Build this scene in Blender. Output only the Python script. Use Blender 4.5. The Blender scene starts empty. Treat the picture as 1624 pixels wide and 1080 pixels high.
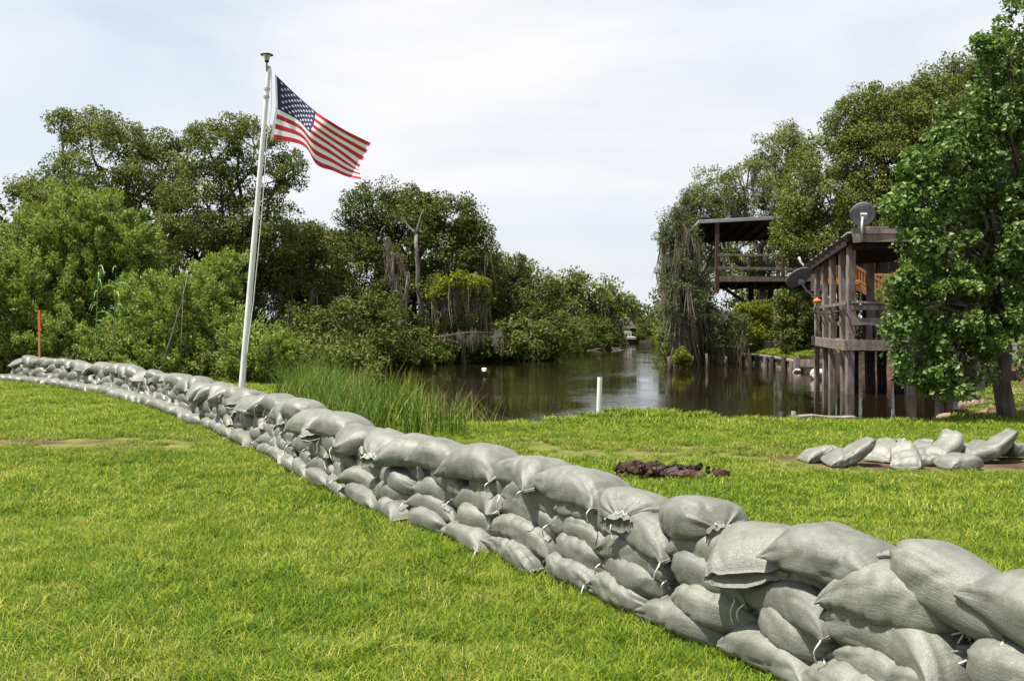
import bpy, math, random
import numpy as np
from mathutils import Vector, Matrix

random.seed(11)
rng = np.random.default_rng(11)
PI = math.pi
scene = bpy.context.scene
COL = scene.collection

# ------------------------------------------------------------------ camera, sky, sun, exposure
F, CX, HY, CAMZ = 1579.0, 812.0, 505.0, 1.65          # focal length in photo pixels, horizon row, eye height
cam = bpy.data.cameras.new('camera')
cam.lens, cam.sensor_width, cam.sensor_fit = 35.0, 36.0, 'HORIZONTAL'
cam.shift_y = -35.0 / 1624.0
cam.clip_start, cam.clip_end = 0.1, 3000
camo = bpy.data.objects.new('camera', cam)
camo.location = (0, 0, CAMZ)
camo.rotation_euler = (PI / 2, 0, 0)
COL.objects.link(camo)
scene.camera = camo

SUN_EL, SUN_AZ = math.radians(70), math.atan2(-0.96, -0.28)   # azimuth measured from +Y towards +X
world = bpy.data.worlds.new('World')
scene.world = world
world.use_nodes = True
nt = world.node_tree
nt.nodes.clear()
def wn(t): return nt.nodes.new(t)
out = wn('ShaderNodeOutputWorld'); bg = wn('ShaderNodeBackground'); sky = wn('ShaderNodeTexSky')
sky.sky_type = 'NISHITA'; sky.sun_disc = False
sky.sun_elevation = SUN_EL; sky.sun_rotation = SUN_AZ
sky.air_density = 1.0; sky.dust_density = 2.0; sky.ozone_density = 1.0
tc = wn('ShaderNodeTexCoord'); mp = wn('ShaderNodeMapping')
mp.inputs['Scale'].default_value = (1.0, 1.0, 3.2)
mp.inputs['Rotation'].default_value = (0.0, 0.25, 0.3)
n1 = wn('ShaderNodeTexNoise'); n1.inputs['Scale'].default_value = 2.1
n1.inputs['Detail'].default_value = 7; n1.inputs['Roughness'].default_value = 0.52; n1.inputs['Distortion'].default_value = 0.5
rp = wn('ShaderNodeValToRGB')
rp.color_ramp.elements[0].position = 0.34; rp.color_ramp.elements[0].color = (0.60, 0.60, 0.60, 1)
rp.color_ramp.elements[1].position = 0.66; rp.color_ramp.elements[1].color = (1, 1, 1, 1)
n2 = wn('ShaderNodeTexNoise'); n2.inputs['Scale'].default_value = 1.6; n2.inputs['Detail'].default_value = 5
cr = wn('ShaderNodeValToRGB')
cr.color_ramp.elements[0].position = 0.36; cr.color_ramp.elements[0].color = (4.75, 5.2, 6.0, 1)
cr.color_ramp.elements[1].position = 0.64; cr.color_ramp.elements[1].color = (6.0, 5.95, 6.0, 1)
mx = wn('ShaderNodeMixRGB')
L = nt.links.new
L(tc.outputs['Generated'], mp.inputs['Vector'])
L(mp.outputs['Vector'], n1.inputs['Vector']); L(mp.outputs['Vector'], n2.inputs['Vector'])
L(n1.outputs['Fac'], rp.inputs['Fac']); L(n2.outputs['Fac'], cr.inputs['Fac'])
L(rp.outputs['Color'], mx.inputs['Fac']); L(sky.outputs['Color'], mx.inputs['Color1']); L(cr.outputs['Color'], mx.inputs['Color2'])
L(mx.outputs['Color'], bg.inputs['Color']); bg.inputs['Strength'].default_value = 0.0725
L(bg.outputs['Background'], out.inputs['Surface'])

sun = bpy.data.lights.new('sun', 'SUN')
sun.energy, sun.angle, sun.color = 5.0, math.radians(0.6), (1.0, 0.955, 0.88)
suno = bpy.data.objects.new('sun', sun)
sd = Vector((math.sin(SUN_AZ) * math.cos(SUN_EL), math.cos(SUN_AZ) * math.cos(SUN_EL), math.sin(SUN_EL)))
suno.rotation_euler = sd.to_track_quat('Z', 'Y').to_euler()
suno.location = sd * 60
COL.objects.link(suno)

scene.view_settings.view_transform = 'Standard'
scene.view_settings.look = 'None'
scene.view_settings.exposure = 1.2
scene.view_settings.gamma = 1
scene.view_settings.use_curve_mapping = False
scene.cycles.max_bounces = 6
scene.cycles.diffuse_bounces = 3
scene.cycles.transmission_bounces = 4
scene.cycles.transparent_max_bounces = 4

# ------------------------------------------------------------------ helpers
def P(px, py, Y):
    """the place that is seen at a photo pixel, Y metres ahead"""
    return np.array(((px - CX) / F * Y, Y, CAMZ - (py - HY) / F * Y))

ORG = {}
def tag(o, label=None, cat=None, group=None, kind=None):
    if label: o['label'] = label
    if cat: o['category'] = cat
    if group: o['group'] = group
    if kind: o['kind'] = kind
    return o

def root(name, loc, label, cat, group=None):
    o = bpy.data.objects.new(name, None)
    o.empty_display_size = 0.2
    o.location = tuple(float(v) for v in loc)
    COL.objects.link(o)
    ORG[o] = np.array(loc, float)
    return tag(o, label, cat, group)

def raw_mesh(name, V, Fc, mat=None, smooth=False, tint=None, uv=None):
    """V (n,3); Fc an int array (m,k) or a list of such arrays"""
    V = np.asarray(V, np.float32)
    Fs = Fc if isinstance(Fc, list) else [Fc]
    Fs = [np.asarray(f, np.int32) for f in Fs if len(f)]
    me = bpy.data.meshes.new(name)
    me.vertices.add(len(V)); me.vertices.foreach_set('co', V.ravel())
    nl = sum(f.size for f in Fs); nf = sum(len(f) for f in Fs)
    me.loops.add(nl); me.polygons.add(nf)
    li = np.concatenate([f.ravel() for f in Fs])
    tot = np.concatenate([np.full(len(f), f.shape[1], np.int32) for f in Fs])
    st = np.concatenate([[0], np.cumsum(tot)[:-1]]).astype(np.int32)
    me.loops.foreach_set('vertex_index', li)
    me.polygons.foreach_set('loop_start', st)
    me.polygons.foreach_set('use_smooth', np.full(nf, bool(smooth)))
    if uv is not None:
        ul = me.uv_layers.new(name='uv')
        ul.data.foreach_set('uv', np.asarray(uv, np.float32)[li].ravel())
    if tint is not None:
        a = me.attributes.new('tint', 'FLOAT', 'FACE'); a.data.foreach_set('value', np.asarray(tint, np.float32))
    me.update(calc_edges=True)
    me.validate()
    if mat: me.materials.append(mat)
    return me

def thing(name, V, Fc, mat, label, cat, group=None, loc=None, kind=None, **k):
    V = np.asarray(V, float)
    if loc is None:
        loc = np.array([(V[:, 0].min() + V[:, 0].max()) / 2, (V[:, 1].min() + V[:, 1].max()) / 2, V[:, 2].min()])
    loc = np.asarray(loc, float)
    o = bpy.data.objects.new(name, raw_mesh(name, V - loc, Fc, mat, **k))
    o.location = loc; COL.objects.link(o); ORG[o] = loc
    return tag(o, label, cat, group, kind)

def part(parent, name, V, Fc, mat, label=None, kind=None, **k):
    org = ORG[parent]
    o = bpy.data.objects.new(name, raw_mesh(name, np.asarray(V, float) - org, Fc, mat, **k))
    COL.objects.link(o); o.parent = parent; ORG[o] = org
    return tag(o, label, None, None, kind)

def piece(parent, name, me, M):
    """a piece that shares mesh data; M is a world matrix"""
    o = bpy.data.objects.new(name, me)
    COL.objects.link(o); o.parent = parent
    o.matrix_local = Matrix.Translation(-Vector(ORG[parent])) @ M
    return o

def join(parts):
    Vs, F3, F4, n = [], [], [], 0
    for V, Fc in parts:
        V = np.asarray(V, float)
        for f in (Fc if isinstance(Fc, list) else [Fc]):
            f = np.asarray(f)
            if len(f) == 0: continue
            (F4 if f.shape[1] == 4 else F3).append(f + n)
        Vs.append(V); n += len(V)
    fs = []
    if F4: fs.append(np.concatenate(F4))
    if F3: fs.append(np.concatenate(F3))
    return np.concatenate(Vs), fs

def norm(v): return v / (np.linalg.norm(v, axis=-1, keepdims=True) + 1e-9)

def beam(p0, p1, w, h, up=(0, 0, 1), jit=0.0, seg=1, cham=0.08):
    """a chamfered timber from p0 to p1: w across, h along up"""
    p0, p1 = np.asarray(p0, float), np.asarray(p1, float)
    d = norm(p1 - p0); up = np.asarray(up, float)
    if abs(d @ up) > 0.95: up = np.array((0.0, 1.0, 0.0)) if abs(d[2]) > 0.5 else np.array((0, 0, 1.0))
    a = norm(np.cross(d, up)); b = np.cross(a, d)
    c = cham * min(w, h)
    x, y = w / 2, h / 2
    prof = [(-x + c, -y), (x - c, -y), (x, -y + c), (x, y - c), (x - c, y), (-x + c, y), (-x, y - c), (-x, -y + c)]
    V = []
    for i in range(seg + 1):
        q = p0 + (p1 - p0) * i / seg
        o = rng.normal(0, jit, 2) if jit else (0, 0)
        for (u, v) in prof:
            V.append(q + a * (u + o[0]) + b * (v + o[1]))
    Fq = []
    for i in range(seg):
        for k in range(8):
            k2 = (k + 1) % 8
            Fq.append((i * 8 + k, i * 8 + k2, i * 8 + 8 + k2, i * 8 + 8 + k))
    n = seg * 8
    cap = [(7, 6, 1, 0), (6, 5, 2, 1), (5, 4, 3, 2), (n, n + 1, n + 6, n + 7), (n + 1, n + 2, n + 5, n + 6), (n + 2, n + 3, n + 4, n + 5)]
    return np.array(V), np.array(Fq + cap)

def tube(pts, rad, n=8, cap=True, rough=0.0):
    pts = np.asarray(pts, float); k = len(pts)
    rad = np.broadcast_to(np.asarray(rad, float), (k,))
    tan = norm(np.gradient(pts, axis=0))
    ref = np.array((0.31, 0.93, 0.11)) if abs(tan[0][2]) > 0.7 else np.array((0, 0, 1.0))
    V = []
    for i in range(k):
        a = norm(np.cross(tan[i], ref)); b = np.cross(tan[i], a)
        th = np.arange(n) * 2 * PI / n
        r = rad[i] * (1 + (rng.normal(0, rough, n) if rough else 0))
        V.append(pts[i] + np.outer(np.cos(th) * r, a) + np.outer(np.sin(th) * r, b))
    V = np.concatenate(V)
    Fq = [(i * n + j, i * n + (j + 1) % n, (i + 1) * n + (j + 1) % n, (i + 1) * n + j) for i in range(k - 1) for j in range(n)]
    T = []
    if cap:
        V = np.concatenate([V, [pts[0], pts[-1]]])
        c0, c1 = k * n, k * n + 1
        T = [(c0, (j + 1) % n, j) for j in range(n)] + [(c1, (k - 1) * n + j, (k - 1) * n + (j + 1) % n) for j in range(n)]
    return V, [np.array(Fq), np.array(T)] if T else [np.array(Fq)]

def lathe(center, prof, n=20, axis=None):
    """prof: list of (radius, height)"""
    c = np.asarray(center, float)
    th = np.arange(n) * 2 * PI / n
    V = np.concatenate([np.stack([r * np.cos(th), r * np.sin(th), np.full(n, z)], 1) for r, z in prof])
    if axis is not None:
        q = Vector((0, 0, 1)).rotation_difference(Vector(axis)).to_matrix()
        V = V @ np.array(q).T
    Fq = [(i * n + j, i * n + (j + 1) % n, (i + 1) * n + (j + 1) % n, (i + 1) * n + j) for i in range(len(prof) - 1) for j in range(n)]
    return V + c, np.array(Fq)

class Waves:
    """smooth 3-D noise as a sum of random waves"""
    def __init__(s, freq, n=7, seed=0, aniso=(1, 1, 1)):
        r = np.random.default_rng(seed)
        d = norm(r.normal(size=(n, 3))) * r.uniform(0.6, 1.5, (n, 1)) * freq * np.array(aniso)
        s.k, s.p = d, r.uniform(0, 2 * PI, n); s.n = n
    def __call__(s, X):
        return np.sin(X @ s.k.T + s.p).sum(-1) / math.sqrt(s.n)

# ------------------------------------------------------------------ materials
def material(name):
    m = bpy.data.materials.new(name); m.use_nodes = True
    nt = m.node_tree; nt.nodes.clear()
    o = nt.nodes.new('ShaderNodeOutputMaterial')
    return m, nt, o

def N(nt, t, **k):
    n = nt.nodes.new(t)
    for a, v in k.items():
        if a in n.inputs: n.inputs[a].default_value = v
        else: setattr(n, a, v)
    return n

def ramp(nt, stops):
    r = nt.nodes.new('ShaderNodeValToRGB')
    while len(r.color_ramp.elements) < len(stops): r.color_ramp.elements.new(0.5)
    for e, (p, c) in zip(r.color_ramp.elements, stops):
        e.position = p; e.color = (*c, 1)
    return r

def bsdf(nt, o, rough=0.6, spec=0.4, **k):
    b = nt.nodes.new('ShaderNodeBsdfPrincipled')
    b.inputs['Roughness'].default_value = rough
    b.inputs['Specular IOR Level'].default_value = spec
    for a, v in k.items(): b.inputs[a].default_value = v
    nt.links.new(b.outputs[0], o.inputs['Surface'])
    return b

def leaf_mat(name, stops, trans=0.3, rough=0.55, spec=0.14):
    m, nt, o = material(name)
    at = N(nt, 'ShaderNodeAttribute', attribute_name='tint')
    r = ramp(nt, stops)
    b = bsdf(nt, o, rough, spec)
    t = N(nt, 'ShaderNodeBsdfTranslucent')
    hs = N(nt, 'ShaderNodeHueSaturation', Hue=0.485, Saturation=1.1, Value=1.25)
    mixs = N(nt, 'ShaderNodeMixShader', Fac=trans)
    k = nt.links.new
    k(at.outputs['Fac'], r.inputs['Fac']); k(r.outputs['Color'], b.inputs['Base Color'])
    k(r.outputs['Color'], hs.inputs['Color']); k(hs.outputs['Color'], t.inputs['Color'])
    k(b.outputs[0], mixs.inputs[1]); k(t.outputs[0], mixs.inputs[2]); k(mixs.outputs[0], o.inputs['Surface'])
    return m

def rough_mat(name, stops, scale=6.0, rough=0.75, spec=0.3, bump=0.3, stretch=(1, 1, 1), detail=6, bscale=None, dist=0.02, metallic=0.0):
    m, nt, o = material(name)
    tcn = N(nt, 'ShaderNodeTexCoord'); mpn = N(nt, 'ShaderNodeMapping', Scale=stretch)
    no = N(nt, 'ShaderNodeTexNoise', Scale=scale, Detail=detail, Roughness=0.6)
    nb = N(nt, 'ShaderNodeTexNoise', Scale=bscale or scale * 4, Detail=4)
    r = ramp(nt, stops); b = bsdf(nt, o, rough, spec, Metallic=metallic)
    bu = N(nt, 'ShaderNodeBump', Strength=bump, Distance=dist)
    k = nt.links.new
    k(tcn.outputs['Object'], mpn.inputs['Vector']); k(mpn.outputs['Vector'], no.inputs['Vector']); k(mpn.outputs['Vector'], nb.inputs['Vector'])
    k(no.outputs['Fac'], r.inputs['Fac']); k(r.outputs['Color'], b.inputs['Base Color'])
    k(nb.outputs['Fac'], bu.inputs['Height']); k(bu.outputs['Normal'], b.inputs['Normal'])
    return m

M = {}
M['oak'] = leaf_mat('oak_leaf', [(0.0, (.022, .036, .007)), (0.55, (.070, .094, .015)), (0.9, (.138, .158, .032)), (1.0, (.18, .175, .05))], trans=.22)
M['olive'] = leaf_mat('olive_leaf', [(0.0, (.034, .050, .010)), (0.5, (.108, .140, .028)), (0.9, (.185, .210, .054)), (1.0, (.24, .23, .08))], trans=.26)
M['baccharis'] = leaf_mat('shrub_leaf', [(0.0, (0.078, 0.120, 0.022)), (0.5, (0.170, 0.235, 0.044)), (1.0, (0.276, 0.336, 0.083))], trans=.32, spec=.25)
M['yellowgreen'] = leaf_mat('yellow_green_leaf', [(0.0, (.07, .09, .010)), (0.5, (.14, .17, .016)), (1.0, (.23, .24, .03))], trans=.30)
M['gum'] = leaf_mat('sweetgum_leaf', [(0.0, (.034, .068, .014)), (0.5, (.088, .148, .030)), (0.92, (.155, .220, .060)), (1.0, (.22, .23, .08))], trans=.28, rough=.45, spec=.24)
M['cypress'] = leaf_mat('cypress_leaf', [(0.0, (.035, .052, .018)), (0.6, (.075, .098, .036)), (1.0, (.13, .145, .06))], trans=.3)
M['flowerbush'] = leaf_mat('flowering_shrub_leaf', [(0.0, (.030, .050, .010)), (0.6, (.08, .105, .02)), (0.90, (.14, .135, .03)), (0.94, (.32, .10, .02)), (1.0, (.38, .12, .03))], trans=.25)
M['reed'] = leaf_mat('reed_blade', [(0.0, (.032, .072, .012)), (0.6, (.070, .130, .020)), (0.9, (.15, .19, .035)), (1.0, (.32, .27, .10))], trans=.3, rough=.65, spec=.12)
M['cane'] = leaf_mat('cane_leaf', [(0.0, (.10, .20, .06)), (1.0, (.22, .32, .13))], trans=.3)
M['moss'] = leaf_mat('hanging_moss', [(0.0, (.10, .090, .066)), (0.6, (.20, .175, .130)), (1.0, (.32, .28, .21))], trans=.3, rough=.9, spec=.1)
M['bark'] = rough_mat('bark', [(.3, (.035, .028, .022)), (.7, (.13, .105, .085))], 9, .9, .1, .8, (1, 1, .25), dist=.03)
M['palebark'] = rough_mat('pale_dead_wood', [(.3, (.11, .095, .078)), (.7, (.25, .22, .185))], 9, .9, .1, .6, (1, 1, .25))
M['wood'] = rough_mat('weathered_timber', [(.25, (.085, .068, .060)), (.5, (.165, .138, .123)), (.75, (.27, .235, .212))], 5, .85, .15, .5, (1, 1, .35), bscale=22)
M['wooddark'] = rough_mat('dark_timber', [(.3, (.018, .014, .013)), (.7, (.050, .039, .035))], 5, .85, .15, .4)
M['rustwood'] = rough_mat('reddish_timber', [(.3, (.055, .032, .027)), (.7, (.115, .066, .055))], 5, .85, .15, .4)
M['orangewood'] = rough_mat('orange_stained_timber', [(.3, (.30, .11, .035)), (.7, (.44, .19, .065))], 6, .6, .3, .2)
M['metalroof'] = rough_mat('weathered_metal_roof', [(.3, (.23, .22, .23)), (.7, (.40, .39, .40))], 2.5, .5, .5, .15, metallic=.2)
M['dish'] = rough_mat('grey_dish_paint', [(.3, (.105, .105, .12)), (.7, (.15, .15, .165))], 4, .6, .3, .1)
M['galv'] = rough_mat('galvanised_steel', [(.3, (.30, .31, .32)), (.7, (.45, .46, .47))], 8, .45, .5, .1, metallic=.5)
M['white'] = rough_mat('white_plastic', [(.3, (0.598, 0.590, 0.546)), (.7, (0.722, 0.713, 0.678))], 5, .45, .4, .05)
M['pole'] = rough_mat('white_painted_pole', [(.25, (0.458, 0.458, 0.440)), (.6, (0.651, 0.651, 0.642)), (.8, (0.704, 0.704, 0.695))], 9, .4, .5, .1, (1, 1, .4))
M['black'] = rough_mat('black_plastic', [(.3, (.012, .012, .013)), (.7, (.03, .03, .03))], 8, .5, .4, .1)
M['rope'] = rough_mat('white_cord', [(.3, (.48, .48, .45)), (.7, (.66, .66, .62))], 30, .8, .2, .4)
M['orange'] = rough_mat('orange_paint', [(.3, (.62, .10, .02)), (.7, (.78, .17, .04))], 8, .6, .3, .1)
M['stake'] = rough_mat('raw_pine', [(.3, (.36, .19, .08)), (.7, (.52, .30, .14))], 8, .8, .2, .2)
M['stone'] = rough_mat('pale_rubble', [(.3, (.30, .27, .22)), (.7, (.55, .50, .43))], 5, .9, .2, .6)
M['soilrock'] = rough_mat('brown_rubble', [(.3, (.10, .075, .055)), (.7, (.27, .20, .15))], 7, .95, .1, .9)
M['rotten'] = rough_mat('rotten_wood', [(.34, (.014, .010, .009)), (.54, (.050, .031, .024)), (.74, (.19, .125, .085))], 9, .95, .1, 1.0, dist=.03)
M['red'] = rough_mat('red_flag_cloth', [(.3, (0.374, 0.021, 0.030)), (.7, (0.442, 0.030, 0.041))], 12, .75, .25, .05)
M['flagwhite'] = rough_mat('white_flag_cloth', [(.3, (0.651, 0.651, 0.651)), (.7, (0.704, 0.704, 0.704))], 12, .75, .25, .05)
M['navy'] = rough_mat('navy_flag_cloth', [(.3, (.018, .022, .075)), (.7, (.026, .030, .095))], 12, .75, .25, .05)
M['shed'] = rough_mat('pale_siding', [(.3, (.50, .50, .50)), (.7, (.68, .68, .67))], 3, .6, .3, .1)
M['housewall'] = rough_mat('brown_siding', [(.3, (.060, .040, .036)), (.7, (.12, .085, .075))], 4, .85, .15, .3)
M['redroof'] = rough_mat('dull_red_roof', [(.3, (.035, .024, .025)), (.7, (.075, .050, .050))], 4, .8, .2, .2)
M['bucket'] = rough_mat('grey_bucket', [(.3, (.26, .27, .29)), (.7, (.36, .37, .39))], 4, .5, .4, .05)

def glass_mat():
    m, nt, o = material('lamp_lens')
    b = bsdf(nt, o, .15, .5); b.inputs['Base Color'].default_value = (.8, .8, .8, 1)
    b.inputs['Transmission Weight'].default_value = .7
    return m
M['lens'] = glass_mat()
def pane_mat():
    m, nt, o = material('window_glass')
    b = bsdf(nt, o, .08, .6); b.inputs['Base Color'].default_value = (.02, .024, .03, 1)
    return m
M['pane'] = pane_mat()

def bag_mat():
    """grey woven polypropylene: fine thread relief along the bag's own UV, dust and scuffs"""
    m, nt, o = material('woven_sandbag')
    k = nt.links.new
    uvn = N(nt, 'ShaderNodeUVMap', uv_map='uv')
    tcn = N(nt, 'ShaderNodeTexCoord')
    oi = N(nt, 'ShaderNodeObjectInfo')
    add = N(nt, 'ShaderNodeVectorMath', operation='ADD')
    k(tcn.outputs['Object'], add.inputs[0]); k(oi.outputs['Random'], add.inputs[1])
    ns = N(nt, 'ShaderNodeTexNoise', Scale=9, Detail=6, Roughness=.65)
    k(add.outputs[0], ns.inputs['Vector'])
    r = ramp(nt, [(.28, (0.103, 0.106, 0.084)), (.5, (0.141, 0.143, 0.117)), (.75, (0.187, 0.186, 0.157))])
    k(ns.outputs['Fac'], r.inputs['Fac'])
    hv = N(nt, 'ShaderNodeHueSaturation')
    mr = N(nt, 'ShaderNodeMapRange'); mr.inputs['To Min'].default_value = .86; mr.inputs['To Max'].default_value = 1.10
    k(oi.outputs['Random'], mr.inputs['Value']); k(mr.outputs[0], hv.inputs['Value']); k(r.outputs['Color'], hv.inputs['Color'])
    # tape threads: bands across and along the bag
    m1 = N(nt, 'ShaderNodeMapping', Scale=(210, 6, 1)); m2 = N(nt, 'ShaderNodeMapping', Scale=(8, 190, 1))
    k(uvn.outputs[0], m1.inputs['Vector']); k(uvn.outputs[0], m2.inputs['Vector'])
    a = N(nt, 'ShaderNodeTexNoise', Scale=1, Detail=3, Roughness=.6); b2 = N(nt, 'ShaderNodeTexNoise', Scale=1, Detail=3, Roughness=.6)
    k(m1.outputs[0], a.inputs['Vector']); k(m2.outputs[0], b2.inputs['Vector'])
    thr = N(nt, 'ShaderNodeMath', operation='ADD'); k(a.outputs['Fac'], thr.inputs[0]); k(b2.outputs['Fac'], thr.inputs[1])
    tr = N(nt, 'ShaderNodeMapRange'); tr.inputs['From Min'].default_value = .7; tr.inputs['From Max'].default_value = 1.3
    tr.inputs['To Min'].default_value = .80; tr.inputs['To Max'].default_value = 1.14
    k(thr.outputs[0], tr.inputs['Value'])
    mul = N(nt, 'ShaderNodeVectorMath', operation='SCALE'); k(hv.outputs['Color'], mul.inputs[0]); k(tr.outputs[0], mul.inputs['Scale'])
    bs = bsdf(nt, o, .42, .5)
    k(mul.outputs[0], bs.inputs['Base Color'])
    # crumpled film: small facets that glint in the sun
    vo = N(nt, 'ShaderNodeTexNoise', Scale=62, Detail=5, Roughness=.72, Distortion=1.0)
    k(add.outputs[0], vo.inputs['Vector'])
    bu1 = N(nt, 'ShaderNodeBump', Strength=.44, Distance=.010); k(vo.outputs['Fac'], bu1.inputs['Height'])
    bu2 = N(nt, 'ShaderNodeBump', Strength=.5, Distance=.0035); k(thr.outputs[0], bu2.inputs['Height']); k(bu1.outputs[0], bu2.inputs['Normal'])
    k(bu2.outputs[0], bs.inputs['Normal'])
    rr = N(nt, 'ShaderNodeMapRange'); rr.inputs['To Min'].default_value = .27; rr.inputs['To Max'].default_value = .54
    k(ns.outputs['Fac'], rr.inputs['Value']); k(rr.outputs[0], bs.inputs['Roughness'])
    return m
M['bag'] = bag_mat()

def bare_patches(nt):
    """0..1: where the lawn is thin, from real places on the lawn (world metres)"""
    k = nt.links.new
    geo = N(nt, 'ShaderNodeNewGeometry')
    nz = N(nt, 'ShaderNodeTexNoise', Scale=1.3, Detail=5, Roughness=.65); k(geo.outputs['Position'], nz.inputs['Vector'])
    total = None
    for (x, y, rx, ry, s) in BARE:
        mpn = N(nt, 'ShaderNodeMapping', vector_type='POINT')
        mpn.inputs['Location'].default_value = (-x / rx, -y / ry, 0); mpn.inputs['Scale'].default_value = (1 / rx, 1 / ry, 0)
        k(geo.outputs['Position'], mpn.inputs['Vector'])
        le = N(nt, 'ShaderNodeVectorMath', operation='LENGTH'); k(mpn.outputs[0], le.inputs[0])
        mr = N(nt, 'ShaderNodeMapRange'); mr.inputs['From Min'].default_value = 1.25; mr.inputs['From Max'].default_value = .35
        mr.inputs['To Max'].default_value = s
        k(le.outputs['Value'], mr.inputs['Value'])
        if total is None: total = mr.outputs[0]
        else:
            mxm = N(nt, 'ShaderNodeMath', operation='MAXIMUM'); k(total, mxm.inputs[0]); k(mr.outputs[0], mxm.inputs[1]); total = mxm.outputs[0]
    mul = N(nt, 'ShaderNodeMath', operation='MULTIPLY_ADD'); k(nz.outputs['Fac'], mul.inputs[0]); mul.inputs[1].default_value = 1.6; mul.inputs[2].default_value = -.3
    fin = N(nt, 'ShaderNodeMath', operation='MULTIPLY', use_clamp=True); k(total, fin.inputs[0]); k(mul.outputs[0], fin.inputs[1])
    return fin.outputs[0], geo
# x, y, half widths, strength
BARE = [(-6.2, 13.2, 1.3, .34, 2.0), (-4.9, 12.7, .9, .20, 1.6), (-5.2, 13.0, 2.4, .9, .5),
        (1.6, 12.3, 2.4, .7, .65), (.2, 13.2, 1.2, .6, .4), (3.4, 11.75, 1.3, .26, 1.6), (5.0, 11.2, 2.0, .62, 2.2), (6.6, 11.2, 1.8, .66, 2.2)]

def grass_mat():
    m, nt, o = material('lawn_blade')
    k = nt.links.new
    at = N(nt, 'ShaderNodeAttribute', attribute_name='tint')
    bare, geo = bare_patches(nt)
    big = N(nt, 'ShaderNodeTexNoise', Scale=.8, Detail=4, Roughness=.6); k(geo.outputs['Position'], big.inputs['Vector'])
    sm = N(nt, 'ShaderNodeTexNoise', Scale=5.0, Detail=3); k(geo.outputs['Position'], sm.inputs['Vector'])
    f = N(nt, 'ShaderNodeMath', operation='ADD'); k(big.outputs['Fac'], f.inputs[0]); k(sm.outputs['Fac'], f.inputs[1])
    f2 = N(nt, 'ShaderNodeMath', operation='MULTIPLY_ADD'); k(f.outputs[0], f2.inputs[0]); f2.inputs[1].default_value = .85; f2.inputs[2].default_value = -.88
    f3 = N(nt, 'ShaderNodeMath', operation='ADD', use_clamp=True); k(f2.outputs[0], f3.inputs[0]); k(at.outputs['Fac'], f3.inputs[1])
    r = ramp(nt, [(0, (.040, .100, .010)), (.30, (0.112, 0.181, 0.015)), (.62, (0.202, 0.262, 0.022)), (.95, (0.280, 0.301, 0.031)), (1.0, (.42, .39, .12))])
    k(f3.outputs[0], r.inputs['Fac'])
    dry = N(nt, 'ShaderNodeMixRGB'); dry.inputs['Color2'].default_value = (.30, .235, .11, 1)
    sc = N(nt, 'ShaderNodeMath', operation='MULTIPLY', use_clamp=True); k(bare, sc.inputs[0]); sc.inputs[1].default_value = .55
    k(sc.outputs[0], dry.inputs['Fac']); k(r.outputs['Color'], dry.inputs['Color1'])
    b = bsdf(nt, o, .6, .10); t = N(nt, 'ShaderNodeBsdfTranslucent'); ms = N(nt, 'ShaderNodeMixShader', Fac=.35)
    k(dry.outputs['Color'], b.inputs['Base Color']); k(dry.outputs['Color'], t.inputs['Color'])
    k(b.outputs[0], ms.inputs[1]); k(t.outputs[0], ms.inputs[2]); k(ms.outputs[0], o.inputs['Surface'])
    return m
M['grass'] = grass_mat()

def ground_mat():
    m, nt, o = material('soil_and_turf')
    k = nt.links.new
    at = N(nt, 'ShaderNodeAttribute', attribute_name='soil')
    bare, geo = bare_patches(nt)
    nz = N(nt, 'ShaderNodeTexNoise', Scale=3, Detail=7, Roughness=.65); k(geo.outputs['Position'], nz.inputs['Vector'])
    g = ramp(nt, [(.3, (.070, .085, .016)), (.7, (.150, .165, .034))]); k(nz.outputs['Fac'], g.inputs['Fac'])
    s = ramp(nt, [(.3, (.030, .018, .012)), (.55, (.082, .050, .034)), (.75, (.16, .108, .074))]); k(nz.outputs['Fac'], s.inputs['Fac'])
    mxf = N(nt, 'ShaderNodeMath', operation='MAXIMUM', use_clamp=True); k(at.outputs['Fac'], mxf.inputs[0]); k(bare, mxf.inputs[1])
    mx = N(nt, 'ShaderNodeMixRGB'); k(mxf.outputs[0], mx.inputs['Fac']); k(g.outputs[0], mx.inputs['Color1']); k(s.outputs[0], mx.inputs['Color2'])
    b = bsdf(nt, o, .95, .1)
    al = N(nt, 'ShaderNodeAttribute', attribute_name='litter')
    lt = ramp(nt, [(.3, (.008, .006, .004)), (.7, (.030, .022, .014))]); k(nz.outputs['Fac'], lt.inputs['Fac'])
    mz = N(nt, 'ShaderNodeMixRGB'); k(al.outputs['Fac'], mz.inputs['Fac']); k(mx.outputs[0], mz.inputs['Color1']); k(lt.outputs[0], mz.inputs['Color2'])
    k(mz.outputs[0], b.inputs['Base Color'])
    n2 = N(nt, 'ShaderNodeTexNoise', Scale=18, Detail=5); k(geo.outputs['Position'], n2.inputs['Vector'])
    bu = N(nt, 'ShaderNodeBump', Strength=.7, Distance=.04); k(n2.outputs['Fac'], bu.inputs['Height']); k(bu.outputs[0], b.inputs['Normal'])
    return m
M['ground'] = ground_mat()

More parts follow.
